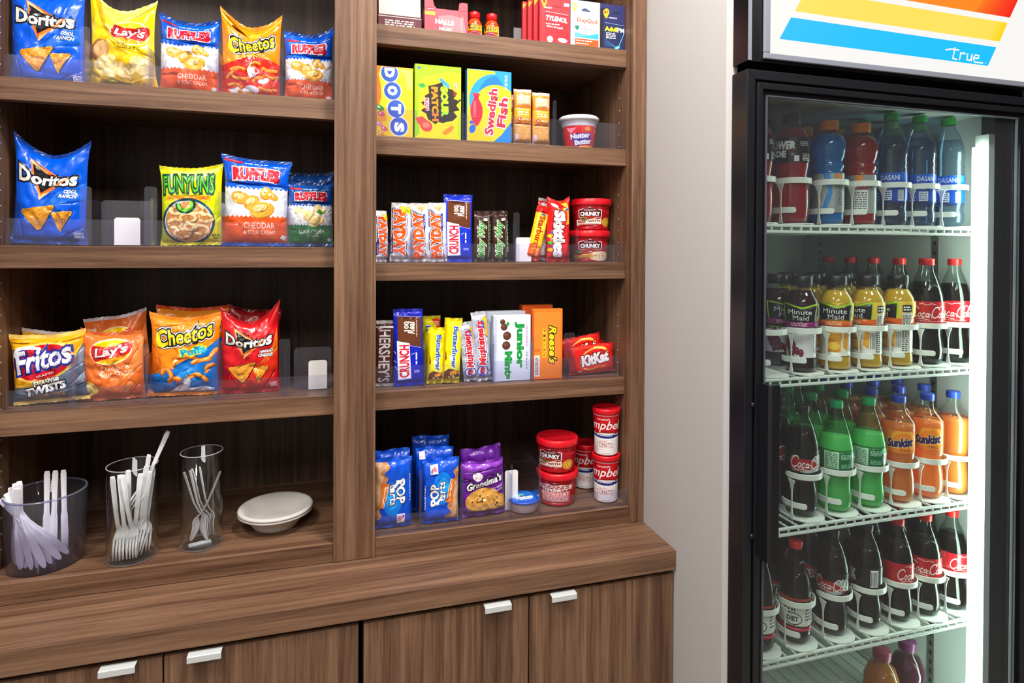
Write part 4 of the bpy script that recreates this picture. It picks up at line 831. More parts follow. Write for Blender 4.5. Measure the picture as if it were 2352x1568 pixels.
# counter display carton of drops, cut-away front
t = C('display_box', 'red open display carton with white lettering', 'display box', .108, .05, .066, a_hal(), 100, 62, '#c45460', (.2565, .075, Z4), side='#a83a48', top='#8a2a36', flap=False)
m = MB(); m.prism([(-.054, .0662), (-.054, .086), (-.047, .088), (-.034, .0875), (-.030, .072), (-.024, .0662)], 'y', .0006, .0016, mat('#b84a58', 'paper'))
m.prism([(.030, .0662), (.032, .084), (.040, .087), (.053, .086), (.053, .0662)], 'y', .0006, .0016, mat('#b84a58', 'paper')); m.build('corner_flap', t)
t = C('display_box', 'maroon low display carton with a grey lid, left end of the medicine shelf', 'display box', .104, .11, .040, small('#e8d0c8', 50, 20, 70, 16, 6, 3) + R('#e8d8d0', 0, 34, 100, 35.5), 100, 38, '#5a1a22', (.1445, .080, Z4), side='#4a141c', top='#6a3a3a', flap=False)
m = MB(); m.prism([(.004, .0415), (.012, .094), (.014, .094), (.106, .044), (.106, .0415)], 'x', -.05, .05, mat('#bdb2ae', 'paper')); m.build('lid', t)
m = MB(); m.box(.436, .486, .10, .1015, Z4 + .0003, Z4 + .05, mat('#62605e', 'paper')); m.prism([(.1015, Z4 + .0003), (.16, Z4 + .0003), (.1015, Z4 + .05)], 'x', .484, .4855, mat('#5a5856', 'paper')); m.box(.436, .486, .1015, .16, Z4 + .0003, Z4 + .0015, mat('#62605e', 'paper'))
tag(m.build('bookend'), 'small grey metal bookend between the drink shots and red cartons', 'bookend')
def cracker(label, loc, H, seed, **k): return bar(label, .047, H, a_crk(), '#f08226', loc, ah=88, seed=seed, Tk=.024, seal='#c8b8b4', name='cracker_pack', cat='cracker pack', wr=.5, **k)
cracker('orange peanut butter cracker pack, left one of the front two', (.4520, .072, Z5), .144, 91)
cracker('orange peanut butter cracker pack, right one of the front two', (.5020, .072, Z5), .139, 92)
cracker('orange cracker pack just showing behind the left front cracker pack', (.440, .102, Z5), .136, 93)

# ------------------------------------------------------------------ turned tubs and cups
def bowl_tub(label, loc, rot, v, group=None):
    """microwave soup bowl: red tapered body with printed wrap, overhanging red lid"""
    t = thing('soup_bowl', label, 'soup bowl', loc, math.radians(rot), group)
    pr = [(.044, 0), (.046, .002), (.0505, .060), (.051, .066)]
    b = MB(); b.lathe([(.0, 0), (.042, .0005)] + pr, mat('#b01420'), 40); b.build('body', t)
    wrap('wrap_label', a_chu(v), 360, 90, '#b01420', pr, .003, .063, t, fin='film', nx=48)
    l = MB(); l.lathe([(.0505, .0655), (.0545, .0665), (.0555, .070), (.0552, .0815), (.0535, .084), (.050, .0845), (.049, .0828), (.0, .0828)], mat('#d81424', 'plastic'), 48); l.build('lid', t)
    return t
bowl_tub('red soup bowl stacked on top, beef label, upper candy shelf', (.6640, .122, Z6 + .0848), -26, 0)
bowl_tub('red soup bowl at the bottom of the stack, upper candy shelf', (.6600, .122, Z6), -20, 1)
bowl_tub('red soup bowl on top of the stack on the bottom right shelf', (.5590, .092, Z8 + .0848), -44, 0)
bowl_tub('red soup bowl under the other on the bottom right shelf', (.5590, .090, Z8), -28, 2)
def soup_cup(label, loc, rot):
    t = thing('soup_cup', label, 'soup cup', loc, math.radians(rot))
    pr = [(.0285, 0), (.0305, .003), (.031, .05), (.034, .095), (.0352, .106)]
    b = MB(); b.lathe([(.0, .0)] + pr, mat('#e8e4e2'), 36); b.build('body', t)
    wrap('wrap_label', a_tom(), 360, 112, '#e8e4e2', pr, .003, .104, t, fin='film', nx=44)
    l = MB(); l.lathe([(.0352, .1055), (.037, .107), (.0372, .119), (.036, .1215), (.033, .122), (.032, .1195), (0, .1195)], mat('#d41222'), 40); l.build('lid', t)
    return t
soup_cup('tomato soup cup on top of the stack in the bottom right corner', (.6860, .062, Z8 + .1225), -34)
soup_cup('tomato soup cup at the foot of the corner stack', (.6860, .062, Z8), -32)
soup_cup('tomato soup cup standing behind the corner stack in shade', (.6700, .160, Z8), -40)
t = thing('cookie_cup', 'red cookie cup with ridged white lid', 'snack cup', (.6230, .112, Z5), math.radians(-24))
pr = [(.036, 0), (.038, .003), (.046, .062)]
b = MB(); b.lathe([(0, 0)] + pr, mat('#e01420'), 40); b.build('body', t)
wrap('wrap_label', a_nut(), 360, 80, '#e01420', pr, .002, .061, t, fin='film', nx=44)
l = MB(); l.lathe([(.0455, .0615), (.047, .064), (.047, .072), (.0485, .0735), (.0495, .077), (.053, .078), (.0545, .082), (.0535, .087), (.049, .0905), (.047, .0885), (0, .0885)], mat('#dfe0e4'), 48); l.build('lid', t)
t = thing('cereal_cup', 'blue lidded cereal cup behind the lip of the bottom right shelf', 'snack cup', (.4580, .062, Z8), 0)
b = MB(); b.lathe([(0, 0), (.034, 0), (.036, .003), (.0375, .024)], mat('#c8b4b0'), 36); b.build('body', t)
l = MB(); l.lathe([(.0375, .0235), (.0405, .0245), (.0415, .027), (.040, .0295), (0, .0300)], mat('#1558c8'), 44); l.build('lid', t)
q = MB(); a = E('#2a74d8', 0, 0, 44, 44) + P('#8ad8d0', (-36, 4), (-10, 24), (10, 20), (-16, 4)) + P('#3ab84a', (-4, 30), (8, 32), (-2, 16)) + P('#e8f0f8', (-34, -6), (30, -8), (24, -24), (-20, -26)) + T('Flakes', 2, -6, 60, 20, '#f2f6fa', 6, (('#14286a', .08),), .05)
sheet(q, [(c, [(x + 50, y + 50) for x, y in v], f) for c, v, f in a], 100, 100, .072, .072, '#1558c8', 'film', lambda u, v: (.072 * (u - .5) * min(1, .5 / max(1e-6, math.hypot(u - .5, v - .5))), .072 * (v - .5) * min(1, .5 / max(1e-6, math.hypot(u - .5, v - .5))), .0302), 6, 6)
q.build('lid_print', t)
def energy_shot(label, loc, rot):
    t = thing('energy_shot', label, 'drink shot', loc, math.radians(rot))
    pr = [(.0175, 0), (.0185, .002), (.0185, .040), (.0125, .050), (.0115, .053)]
    b = MB(); b.lathe([(0, 0)] + pr, mat('#e0301a', 'film'), 28); b.build('body', t)
    wrap('wrap_label', a_shot(), 360, 60, '#e84a1a', pr, .002, .050, t, fin='film', nx=32)
    c = MB(); c.lathe([(.0115, .0525), (.0135, .053), (.0135, .068), (.0120, .0695), (0, .0695)], mat('#d81a1e'), 28, wob=ribbed(24, .02)); c.build('cap', t)
energy_shot('small red capped drink shot, left one of two', (.3290, .085, Z4), -16)
energy_shot('small red capped drink shot, right one of two', (.3735, .085, Z4), -30)

# ------------------------------------------------------------------ cutlery, glasses and bowl
CUT = mat('#eceaf0', 'plastic')
def cutlery(kind):
    """flat outline (half width along the length) bent to its side profile"""
    L = .172
    if kind == 'fork': W = [(0, .0042), (.01, .0055), (.05, .0045), (.10, .0038), (.112, .005), (.122, .0105), (.132, .0125)]
    elif kind == 'spoon': W = [(0, .0042), (.01, .0055), (.05, .0045), (.105, .0036), (.114, .006), (.125, .0135), (.140, .0165), (.155, .0145), (.166, .008), (.170, .002)]
    else: W = [(0, .0042), (.008, .0058), (.06, .0050), (.085, .0052), (.095, .0068), (.13, .0076), (.155, .0068), (.168, .004), (.172, .001)]
    def bend(t):
        if kind == 'knife': return 0
        return -.010 * math.exp(-((t - .118) / .014) ** 2) + (.012 * clampf((t - .125) / .04) if kind == 'fork' else 0)
    def dish(t, s):
        if kind == 'spoon' and t > .115: return -.006 * (1 - s * s) * sin(PI * clampf((t - .115) / .055))
        return .0012 * (s * s - .3) * (1 if t < .1 else .3)
    m = MB(); N = 4; rows = []
    for i in range(len(W) - 1):
        for k in range(2): a = k / 2; rows.append((W[i][0] * (1 - a) + W[i + 1][0] * a, W[i][1] * (1 - a) + W[i + 1][1] * a))
    rows.append(W[-1])
    v = [(s / N * w, bend(t) + dish(t, s / N), t) for t, w in rows for s in range(-N, N + 1)]
    K = 2 * N + 1
    f = [(j * K + i, j * K + i + 1, (j + 1) * K + i + 1, (j + 1) * K + i) for j in range(len(rows) - 1) for i in range(K - 1)]
    m.add(v, f, CUT, True)
    if kind == 'fork':
        for k in range(4):
            x = -.0095 + k * .00633; pts = [(x, .132), (x * .98, .150), (x * .95, .170)]
            vv = []
            for px, tz in pts:
                hw = .0021 if tz < .16 else .001
                vv += [(px - hw, bend(tz), tz), (px + hw, bend(tz), tz)]
            m.add(vv, [(0, 1, 3, 2), (2, 3, 5, 4)], CUT, True)
    me = m.build(kind, None, solid=.0014)
    return me
def put(o, p0, p1, spin, k=1):
    """lay the piece from handle end p0 to tip p1"""
    p0, p1 = Vector(p0), Vector(p1); z = (p1 - p0).normalized()
    x = z.cross(Vector((0, 1, 0))); x = x.normalized() if x.length > 1e-3 else Vector((1, 0, 0)); y = z.cross(x)
    M = Matrix((x, y, z)).transposed().to_4x4()
    o.matrix_world = Matrix.Translation(p1 - z * .172 * k) @ M @ Matrix.Rotation(spin, 4, 'Z') @ Matrix.Scale(k, 4)
def set_of(kind, group, label, poses, cat, names=None):
    base = cutlery('plastic_' + kind if False else kind); base.name = 'plastic_' + kind
    for i, (a, c, s) in enumerate(poses):
        o = base if i == 0 else base.copy()
        if i: COL.objects.link(o)
        put(o, a, c, s, .93 if kind == 'spoon' else 1); tag(o, names[i] if names else label, cat, group)
ZB = .8895
rd = random.Random(4)
def cup_at(x, y, r): return lambda a, q: (x + r * q * cos(math.radians(a)), y + r * q * sin(math.radians(a)))
TX, TY = -.5855, .086
kn = []
for i in range(14):      # fan of knives crossing in a neck at the upper left, blades spread along the foot
    u = i / 13; neck = Vector((TX - .040 + .010 * u, TY - .030 + .006 * (i % 3), ZB + .102 + .002 * (i % 2)))
    bx = TX - .050 + .096 * u; by = TY - math.sqrt(max(.0001, .052 ** 2 - (bx - TX) ** 2)) + .003 + .007 * (i % 3)
    tip = Vector((bx, by, ZB + .006 + (.0025 * (i - 9) if i > 9 else 0))); d = (tip - neck).normalized()
    kn.append((tuple(tip - d * .172), tuple(tip), rd.uniform(-.35, .35)))
set_of('knife', 'plastic knives in the smoky blue tub', 'white plastic knife in the crossed fan inside the smoky blue tub', kn, 'knife')
k2 = [((TX + x, TY + .02, ZB + z), (TX + x2, TY + .0, ZB + .012), .1 + i * .05) for i, (x, x2, z) in enumerate(((-.006, .000, .182), (.009, .012, .180), (.024, .034, .178)))]
set_of('knife', 'plastic knives upright at the back of the tub', '', k2, 'knife', ['white plastic knife upright at the back of the tub, leftmost of three', 'white plastic knife upright at the back of the tub, middle of three', 'white plastic knife upright at the back of the tub, rightmost of three'])
GX, GY = -.4185, .061
fk = [((GX - .036, GY - .006, ZB + .176), (GX - .016, GY - .022, ZB + .006), .1), ((GX - .026, GY + .006, ZB + .179), (GX - .004, GY - .026, ZB + .007), -.1), ((GX - .014, GY + .020, ZB + .180), (GX - .002, GY - .006, ZB + .009), .1),
      ((GX - .018, GY - .002, ZB + .178), (GX + .012, GY - .028, ZB + .009), .2), ((GX + .016, GY - .002, ZB + .176), (GX + .004, GY - .018, ZB + .005), -.2), ((GX + .024, GY + .01, ZB + .19), (GX + .014, GY - .018, ZB + .018), .1),
      ((GX + .034, GY + .0, ZB + .180), (GX + .016, GY - .010, ZB + .008), .25), ((GX + .036, GY + .012, ZB + .183), (GX + .022, GY - .004, ZB + .010), -.3), ((GX + .030, GY + .006, ZB + .212), (GX + .008, GY + .002, ZB + .042), .5)]
set_of('fork', 'plastic forks in the left clear glass', 'white plastic fork standing tines down in the left clear glass', fk, 'fork')
fo = bpy.data.objects['plastic_fork'].copy(); COL.objects.link(fo); put(fo, (GX + .066, GY + .012, ZB + .260), (GX + .002, GY + .004, ZB + .100), .4)
tag(fo, 'white plastic fork leaning far out above the rim of the left glass', 'fork')
SX, SY = -.2885, .082
sp = [((SX - .034, SY + .0, ZB + .158), (SX + .010, SY - .006, ZB + .0098), .9), ((SX - .024, SY + .004, ZB + .163), (SX + .013, SY - .012, ZB + .0098), .9), ((SX - .020, SY + .010, ZB + .160), (SX + .014, SY + .004, ZB + .0098), .9),
      ((SX - .006, SY + .012, ZB + .168), (SX + .019, SY + .010, ZB + .0098), 1.0)]
set_of('spoon', 'plastic spoons leaning left in the right clear glass', '', sp, 'spoon', ['white plastic spoon leaning left in the right glass, handle lowest left', 'white plastic spoon leaning left in the right glass, second handle', 'white plastic spoon leaning left in the right glass, third handle', 'white plastic spoon with the most upright handle of the four leaning left'])
so = bpy.data.objects['plastic_spoon'].copy(); COL.objects.link(so); put(so, (SX + .038, SY - .004, ZB + .158), (SX - .020, SY - .010, ZB + .0098), -1.2, .93)
tag(so, 'white plastic spoon crossing the others, its handle leaning right', 'spoon')
m = MB(); m.box(-.022, .022, -.008, .008, 0, .0012, mat('#e8eaf0', 'paper')); o = m.build('paper_slip'); o.location = (SX, SY - .018, ZB + .0085); o.rotation_euler = (0, 0, .35)
tag(o, 'small white paper slip lying inside the right clear glass', 'paper')
def vessel(name, label, x, y, r, h, m, th=.0022, foot=.006, flare=1.0):
    b = MB(); b.lathe([(0, 0), (r * .94, 0), (r, .003), (r * flare, h - .001), (r * flare - th * .5, h), (r * flare - th, h - .001), (r - th, foot), (0, foot)], m, 56)
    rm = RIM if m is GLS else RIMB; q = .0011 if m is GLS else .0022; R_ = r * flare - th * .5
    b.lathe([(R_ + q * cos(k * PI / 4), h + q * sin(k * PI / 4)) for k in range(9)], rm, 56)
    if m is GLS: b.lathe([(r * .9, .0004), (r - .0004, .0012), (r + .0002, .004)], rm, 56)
    o = b.build(name); o.location = (x, y, .8892); return tag(o, label, 'glass' if m is GLS else 'tub')
vessel('cutlery_tub', 'smoky blue clear plastic tub of knives at the left end of the bottom shelf', TX, TY, .068, .148, TUB, flare=1.05, foot=.003)
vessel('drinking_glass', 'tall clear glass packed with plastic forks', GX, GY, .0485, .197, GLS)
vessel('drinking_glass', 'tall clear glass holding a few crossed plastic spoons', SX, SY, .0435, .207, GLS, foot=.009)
def paper_bowl(label, x, y, z, name='paper_bowl', rx_=0, ry_=0):
    b = MB(); b.lathe([(0, .002), (.043, .002), (.046, .0), (.049, .002), (.057, .014), (.065, .031), (.0735, .0405), (.079, .0425), (.0835, .040), (.0850, .0365), (.0838, .0362), (.0815, .0385), (.0765, .0405), (.0715, .0385), (.0640, .0300), (.0560, .0130), (.0475, .0035), (0, .0035)], mat('#c6c1bb', 'matte'), 64)
    o = b.build(name); o.location = (x, y, z); o.rotation_euler = (rx_, ry_, 0); return tag(o, label, 'bowl')
paper_bowl('white paper bowl on top, right of the glass of spoons', -.1385, .135, .8950)
paper_bowl('white paper bowl nested beneath the top one', -.1385, .135, .8895)

# ------------------------------------------------------------------ glass door cooler
BLK = mat('#0b0b0d', 'plastic'); BLK2 = mat('#15161a', 'plastic'); TRM = mat('#16171c', 'plastic'); TRM2 = mat('#80848f', 'plastic')
WHT = mat('#d9dfdb', 'plastic'); INN = mat('#c9cecc', 'plastic')
FX0, FX1 = .771, 1.575
fr = thing('beverage_cooler', 'black upright beverage cooler with glass door and lit striped sign', 'cooler', (1.18, 0, 0))
def fb(nm, x0, x1, y0, y1, z0, z1, m, parent=None, bev=0):
    b = MB(); b.box(x0 - 1.18, x1 - 1.18, y0, y1, z0, z1, m); return b.build(nm, parent or fr, bevel=bev)
fb('side_panel', .793, .812, -.334, .36, .04, 1.9215, BLK); fb('side_panel', 1.562, 1.60, -.334, .36, .04, 1.9215, BLK)
b = MB(); ox = 1.18
b.box(.812 - ox, .815 - ox, -.333, .34, .28, 1.905, INN); b.box(1.54 - ox, 1.5615 - ox, -.30, .34, .28, 1.905, INN)
b.box(.815 - ox, 1.54 - ox, .325, .34, .28, 1.905, INN); b.box(.815 - ox, 1.54 - ox, -.333, .325, 1.887, 1.905, INN); b.box(.815 - ox, 1.54 - ox, -.333, .325, .28, .30, INN)
b.build('interior_liner', fr)
fb('back_panel', .812, 1.5615, .341, .36, .04, 1.9215, BLK); fb('base', .813, 1.5615, -.334, .34, .04, .279, BLK); fb('grille', .82, 1.55, -.338, -.3345, .06, .24, TRM)
fb('front_mullion', 1.508, 1.5615, -.334, -.302, .30, 1.886, BLK2)
fb('front_mullion', .8151, .828, -.334, -.302, .30, 1.886, BLK2)
b = MB(); b.box(1.4885 - ox, 1.5075 - ox, -.3338, -.302, .31, 1.83, mat('#a9adae', 'matte')); b.build('light_channel', fr)
b = MB(); b.prism([(1.468 - ox, -.321), (1.473 - ox, -.330), (1.485 - ox, -.330), (1.488 - ox, -.323), (1.488 - ox, -.308), (1.470 - ox, -.308)], 'z', .32, 1.80, emit('cool_white_light_strip', '#e4ffee', 19))
b.build('light_strip', fr)
b = MB()
for x, y in ((1.5395, -.162), (1.5395, .24), (.8155, .24), (.8155, -.162)):
    b.box(x - ox - .0015, x - ox + .0015, y - .009, y + .009, .32, 1.86, mat('#c6ccc9', 'metal'))
b.build('shelf_standard', fr)
b = MB()
for x, s in ((1.5378, -1),):
    for y in (-.162, .24):
        z = .34
        while z < 1.85: b.box(x - ox - .0006, x - ox + .0001, y - .0035, y + .0035, z, z + .012, BLK2); z += .025
h = b.build('standard_slots', fr); h['kind'] = 'stuff'
# header with the lit sign
b = MB(); b.box(.771 - ox, 1.61 - ox, -.389, -.3445, 1.922, 2.36, BLK); b.box(.7935 - ox, 1.61 - ox, -.3445, .2, 1.922, 2.36, BLK)
hd = b.build('header', fr)
fb('sign_frame', .7715, .779, -.3915, -.3895, 1.9225, 2.36, TRM2, hd); fb('sign_frame', .8052, .8192, -.3955, -.3895, 1.9396, 2.36, TRM2, hd, .0015); fb('sign_frame', .8052, 1.60, -.3955, -.3895, 1.9275, 1.9395, TRM2, hd, .0015)
sg = []; X0, Z0, SW, SH = .8192, 1.9396, .78, .42
def sp_(c, *pts): return P(c, *[((x - X0) * 1000, (z - Z0) * 1000) for x, z in pts])
def band(c0, c1, bl, br, tr, tl, n=1):
    o = []
    a = [int(c0[i:i + 2], 16) for i in (1, 3, 5)]; d = [int(c1[i:i + 2], 16) for i in (1, 3, 5)]
    for i in range(n):
        t0, t1 = i / n, (i + 1) / n; t = (i + .5) / n; c = '#%02x%02x%02x' % tuple(int(p + (q - p) * t) for p, q in zip(a, d))
        L_ = lambda p, q, t: (p[0] + (q[0] - p[0]) * t, p[1] + (q[1] - p[1]) * t)
        o += sp_(c, L_(bl, br, t0), L_(bl, br, t1), L_(tl, tr, t1), L_(tl, tr, t0))
    return o
sg += band('#06c4ff', '#06c4ff', (.8426, 1.9700), (1.4007, 1.9665), (1.4260, 2.0107), (.8695, 2.0158))
sg += band('#ffe45a', '#ffe45a', (.8781, 2.0290), (1.40, 2.0245), (1.42, 2.0693), (.906, 2.0745)) + band('#ffe45a', '#ffd800', (1.40, 2.0245), (1.4358, 2.0243), (1.4592, 2.069), (1.42, 2.0693), 6)
sg += band('#ff9a10', '#ff7a08', (.915, 2.088), (1.36, 2.0825), (1.40, 2.128), (.94, 2.134)) + band('#ff7a08', '#ff1a04', (1.36, 2.0825), (1.4665, 2.0816), (1.4911, 2.1247), (1.40, 2.128), 14)
sg += band('#f03a3a', '#e01820', (.95, 2.147), (1.50, 2.141), (1.524, 2.184), (.975, 2.192))
for pts in (((1.2764, 1.9904), (1.292, 1.9935), (1.3145, 1.9935)), ((1.3035, 1.9975), (1.2965, 1.9735), (1.3090, 1.9722)), ((1.3200, 1.9885), (1.3165, 1.9725)), ((1.3190, 1.9845), (1.3272, 1.9885), (1.3335, 1.9868)), ((1.3404, 1.9875), (1.3378, 1.9748), (1.3492, 1.9740), (1.3533, 1.9875)), ((1.3533, 1.9875), (1.3510, 1.9730)), ((1.3577, 1.9798), (1.3721, 1.9806), (1.3734, 1.9867), (1.3626, 1.9872), (1.357, 1.9792), (1.3607, 1.9715), (1.3853, 1.9715)), ((1.3943, 1.9725), (1.3943, 1.9726))):
    sg += S('#fdfdfd', 3.3, *[((x - X0) * 1000, (z - Z0) * 1000) for x, z in pts], smooth=False)
b = MB(); sheet(b, sg, SW * 1000, SH * 1000, SW, SH, '#fbf9f5', 'lit', lambda u, v: (X0 + u * SW - ox, -.3925, Z0 + v * SH), 2, 2, False); b.build('sign_panel', hd)
# the door: stepped black frame, glass, bar handle
dr = bpy.data.objects.new('door', None); COL.objects.link(dr); dr.parent = fr
def ringf(nm, x0, x1, z0, z1, w, y0, y1, m, bev=.0012):
    b = MB(); q = lambda a: a - ox
    for pts in (((x0, z0), (x0, z1), (x0 + w, z1 - w), (x0 + w, z0 + w)), ((x0, z1), (x1, z1), (x1 - w, z1 - w), (x0 + w, z1 - w)), ((x1, z1), (x1, z0), (x1 - w, z0 + w), (x1 - w, z1 - w)), ((x1, z0), (x0, z0), (x0 + w, z0 + w), (x1 - w, z0 + w))):
        b.prism([(q(x), z) for x, z in pts][::-1], 'y', y0, y1, m)
    return b.build(nm, dr, bevel=bev)
zt, zb = 1.906, .26
ringf('outer_frame', FX0, FX1, zb, zt, .019, -.389, -.341, TRM)
ringf('frame_groove', FX0 + .0192, FX1 - .0192, zb + .0192, zt - .0192, .005, -.382, -.341, BLK, 0)
ringf('inner_frame', FX0 + .0244, FX1 - .034, zb + .0244, zt - .0244, .0125, -.390, -.379, TRM)
ringf('glass_channel', FX0 + .0371, FX1 - .0467, zb + .0371, zt - .0371, .010, -.383, -.379, BLK, 0)
ringf('glass_trim', FX0 + .0473, FX1 - .069, zb + .0473, zt - .0473, .0030, -.3865, -.3805, mat('#4c5059', 'plastic'), .0006)
b = MB(); b.box(.8218 - ox, FX1 - .0725 - ox, -.3795, -.3755, zb + .051, zt - .051, PANE); b.build('glass', dr)
b = MB(); b.prism([(.806, -.3905), (.806, -.414), (.810, -.420), (.828, -.420), (.832, -.415), (.832, -.408), (.826, -.413), (.814, -.411), (.812, -.3905)], 'z', .940, 1.288, mat('#17171b', 'plastic'))
b.v = [(x - ox, y, z) for x, y, z in b.v]; hn = b.build('handle', dr, bevel=.001)
for z in (.985, 1.245):
    b = MB(); b.lathe([(.0001, 0), (.005, 0), (.005, .002), (.004, .0035), (0, .0036)], TRM, 14); o = b.build('handle_screw', dr); o.rotation_euler = (PI / 2, 0, 0); o.location = (.789 - ox, -.390, z)

# wire shelves
SZ = [1.608, 1.271, .9415, .6545]
for i, z in enumerate(SZ):
    t = thing('cooler_shelf', 'white wire cooler shelf, ' + ['topmost, under the water and sports drinks', 'second from top, under the juice bottles', 'third from top, under the green and orange sodas', 'fourth from top, under the cola bottles'][i], 'shelf', (1.18, -.30, z - .02))
    x0, x1, y1 = .822 - 1.18, 1.532 - 1.18, .60
    for nm, a, c in (('front_rail', .0135, .0195), ('front_rail', 0, .0062)):
        b = MB(); b.box(x0, x1, 0, .006, a, c, WHT); b.build(nm, t, bevel=.0015)
    b = MB(); n = 27
    for k in range(n + 1):
        x = x0 + .006 + (x1 - x0 - .012) * k / n
        b.box(x - .0018, x + .0018, .0062, y1, .0158, .0194, WHT); b.box(x - .0018, x + .0018, .0005, .0045, .0063, .0134, WHT)
    for y in (.15, .30, .45, .598): b.box(x0, x1, y, y + .005, .0105, .0156, WHT)
    b.build('wires', t)['kind'] = 'stuff'
    for x in (x0 - .0045, x1): b = MB(); b.box(x, x + .0045, .1, .56, .004, .012, WHT); b.build('shelf_clip', t)

# bottle glides
def glide_proto():
    t = thing('bottle_glide', '', 'bottle glide', (0, 0, 0))
    G = mat('#e9ece6', 'plastic')
    b = MB(); o = [(-.041, .50), (-.041, -.02)] + [(.041 * cos(a), -.014 + .036 * sin(a)) for a in [PI + PI * k / 10 for k in range(1, 10)]] + [(.041, -.02), (.041, .50)]
    b.prism(o[::-1], 'z', .0004, .003, G); b.build('tray', t)
    def arc(nm, r, a0, a1, z, h, th, n=18):
        b = MB(); v = []; f = []
        for k in range(n + 1):
            a = math.radians(a0 + (a1 - a0) * k / n); e = 1 if 0 < k < n else .55
            for rr, zz in ((r, z + h * (1 - e) / 2), (r + th, z + h * (1 - e) / 2), (r + th, z + h * (1 + e) / 2), (r, z + h * (1 + e) / 2)): v.append((rr * cos(a), rr * sin(a), zz))
        for k in range(n):
            for c in range(4): f.append((k * 4 + c, k * 4 + (c + 1) % 4, (k + 1) * 4 + (c + 1) % 4, (k + 1) * 4 + c))
        f += [(0, 1, 2, 3)[::-1], tuple(n * 4 + c for c in range(4))]
        b.add(v, f, G); return b.build(nm, t, bevel=.0008)
    arc('front_ring', .0405, 176, 364, .092, .013, .0026); arc('lower_tab', .0405, 150, 244, .026, .013, .0024)
    b = MB(); b.prism([(-.027, .0035), (-.015, .0035), (-.018, .020), (-.0192, .045), (-.0185, .066), (-.015, .080), (-.008, .0915), (-.030, .0915), (-.025, .080), (-.0225, .066), (-.0218, .045), (-.023, .020)][::-1], 'x', -.0458, -.0442, G); b.build('post', t)
    b = MB(); b.box(-.0456, -.0444, .014, .50, .0035, .1045, ACR); b.build('lane_wall', t)
    return t
GP = glide_proto(); first = [True]

# bottles
WATER = clear('still_water', '#dcebf4', .03, f0=1.2)
edgy(WATER, '#a4c8e0')
PETB = edgy(clear('blue_tint_bottle_plastic', '#eef7fd', .05, f0=1.5, haze=.03), '#9cc8e8')
PETG = edgy(clear('green_tint_bottle_plastic', '#e4fbe6', .05, f0=1.5), '#86d898')
PETC = edgy(clear('cola_bottle_plastic', '#f2f7f5', .04, f0=1.5), '#9fb4ac')
COLA = drink('cola_drink', '#160b08', .2); SPR = drink('green_soda', '#9cf8ac', .6); SUN = drink('orange_soda', '#ff9a48', .55)
OJ = drink('orange_juice', '#ffcb3c', .45); GRP = drink('grape_juice', '#3a0f18', .4); GBL = drink('blue_sports_drink', '#1c96f0', .55); GRD = drink('red_sports_drink', '#d8241c', .55); PWR = drink('punch_red_drink', '#d81c2c', .6)
def coke_art(red=True, zero=False):   # 360 x 50
    a = []
    if zero: a += E('#b8bcc0', 180, 24, 62, 22) + P('#b0161c', *[(120 + i * 12, 30 + 10 * sin(i * .5)) for i in range(11)], *[(240 - i * 12, 8 + 4 * sin(i * .6)) for i in range(11)]) + E('#15100e', 180, 40, 46, 9) + small('#c8ccd0', 180, 6, 110, 3, 12)
    Q = lambda w, *p: S(WH, w, *[(121 + x * 1.7 + (y - 10) * .35, 10 + y * 1.22) for x, y in p])
    big = ((15, 18), (12, 22), (6, 21), (2, 14), (3, 6), (8, 2), (14, 5))
    for dx in (0, 41): a += Q(2.6, *[(x + dx, y) for x, y in big]) + Q(2.4, (18 + dx, 11), (16 + dx, 7), (18 + dx, 3), (21 + dx, 5), (21 + dx, 10), (18 + dx, 11))
    a += Q(2.4, (29, 10), (26, 11), (24, 7), (25, 3), (29, 4)) + Q(1.4, (8, 2), (14, -1), (26, 0), (40, -2)) + Q(1.4, (44, 1), (41, 8), (38, 8))
    for dx in (0, 36): a += Q(2.4, (36 + dx, 10), (32 + dx, 9), (32 + dx, 4), (35 + dx, 4), (37 + dx, 9), (36 + dx, 4), (39 + dx, 4))
    a += Q(2.4, (63, 4), (64, 12), (67, 23), (69, 21), (66, 11), (65, 4), (68, 4)) + Q(1.4, (54, 19), (58, 24), (63, 22))
    if not zero: a += S(WH, 1.2, (150, 43), (162, 45), (176, 42), (190, 45), (206, 43)) + small('#f0c8c8', 180, 5, 90, 2.4, 10) + R('#f4e4e2', 252, 8, 264, 30)
    return a + small('#d8dcde', 40, 25, 50, 36, 4, 7) + bars(314, 25, 30, 40)
def sprite_art(): return R('#0a6a3a', 0, 2, 360, 48) + R('#b4d8bc', 148, 8, 196, 46) + small('#4a8a5a', 172, 27, 42, 34, 3, 9) + small('#b8e8c8', 222, 36, 40, 12, 4, 4) + bars(262, 20, 26, 30) + E('#7ad89a', 250, 40, 9, 6) + E('#e8d83a', 282, 38, 7, 8) + small('#8ad0a0', 222, 16, 36, 10, 3, 3) + R('#0a8a4a', 0, 46, 360, 50) + T('Sprite', 60, 26, 70, 26, WH, 8, b=.04)
def sunkist_art(): return E('#ffae3a', 192, 30, 42, 26) + E('#ff8a1a', 192, 26, 38, 20) + T('Sunkist', 180, 24, 92, 21, '#2a2258', 4, (('#ffd8a0', .04),), .06, .2) + T('ORANGE', 196, 7, 40, 6, '#5a3a2a', 0, b=.02) + R('#dcdcdc', 316, 8, 346, 40) + small('#5a5a60', 331, 24, 26, 28, 3, 9)
def gat_art(): return R('#8d9194', 0, 0, 360, 60) + R('#a4a8aa', 150, 0, 210, 60) + P('#2a8ad8', (168, 60), (192, 60), (202, 30), (178, 0), (160, 0), (186, 34)) + E('#f08a1a', 226, 54, 10, 7) + small('#5a5a5e', 236, 26, 26, 30, 3, 8) + P('#c8ccd0', (140, 50), (160, 10), (166, 10), (146, 52))
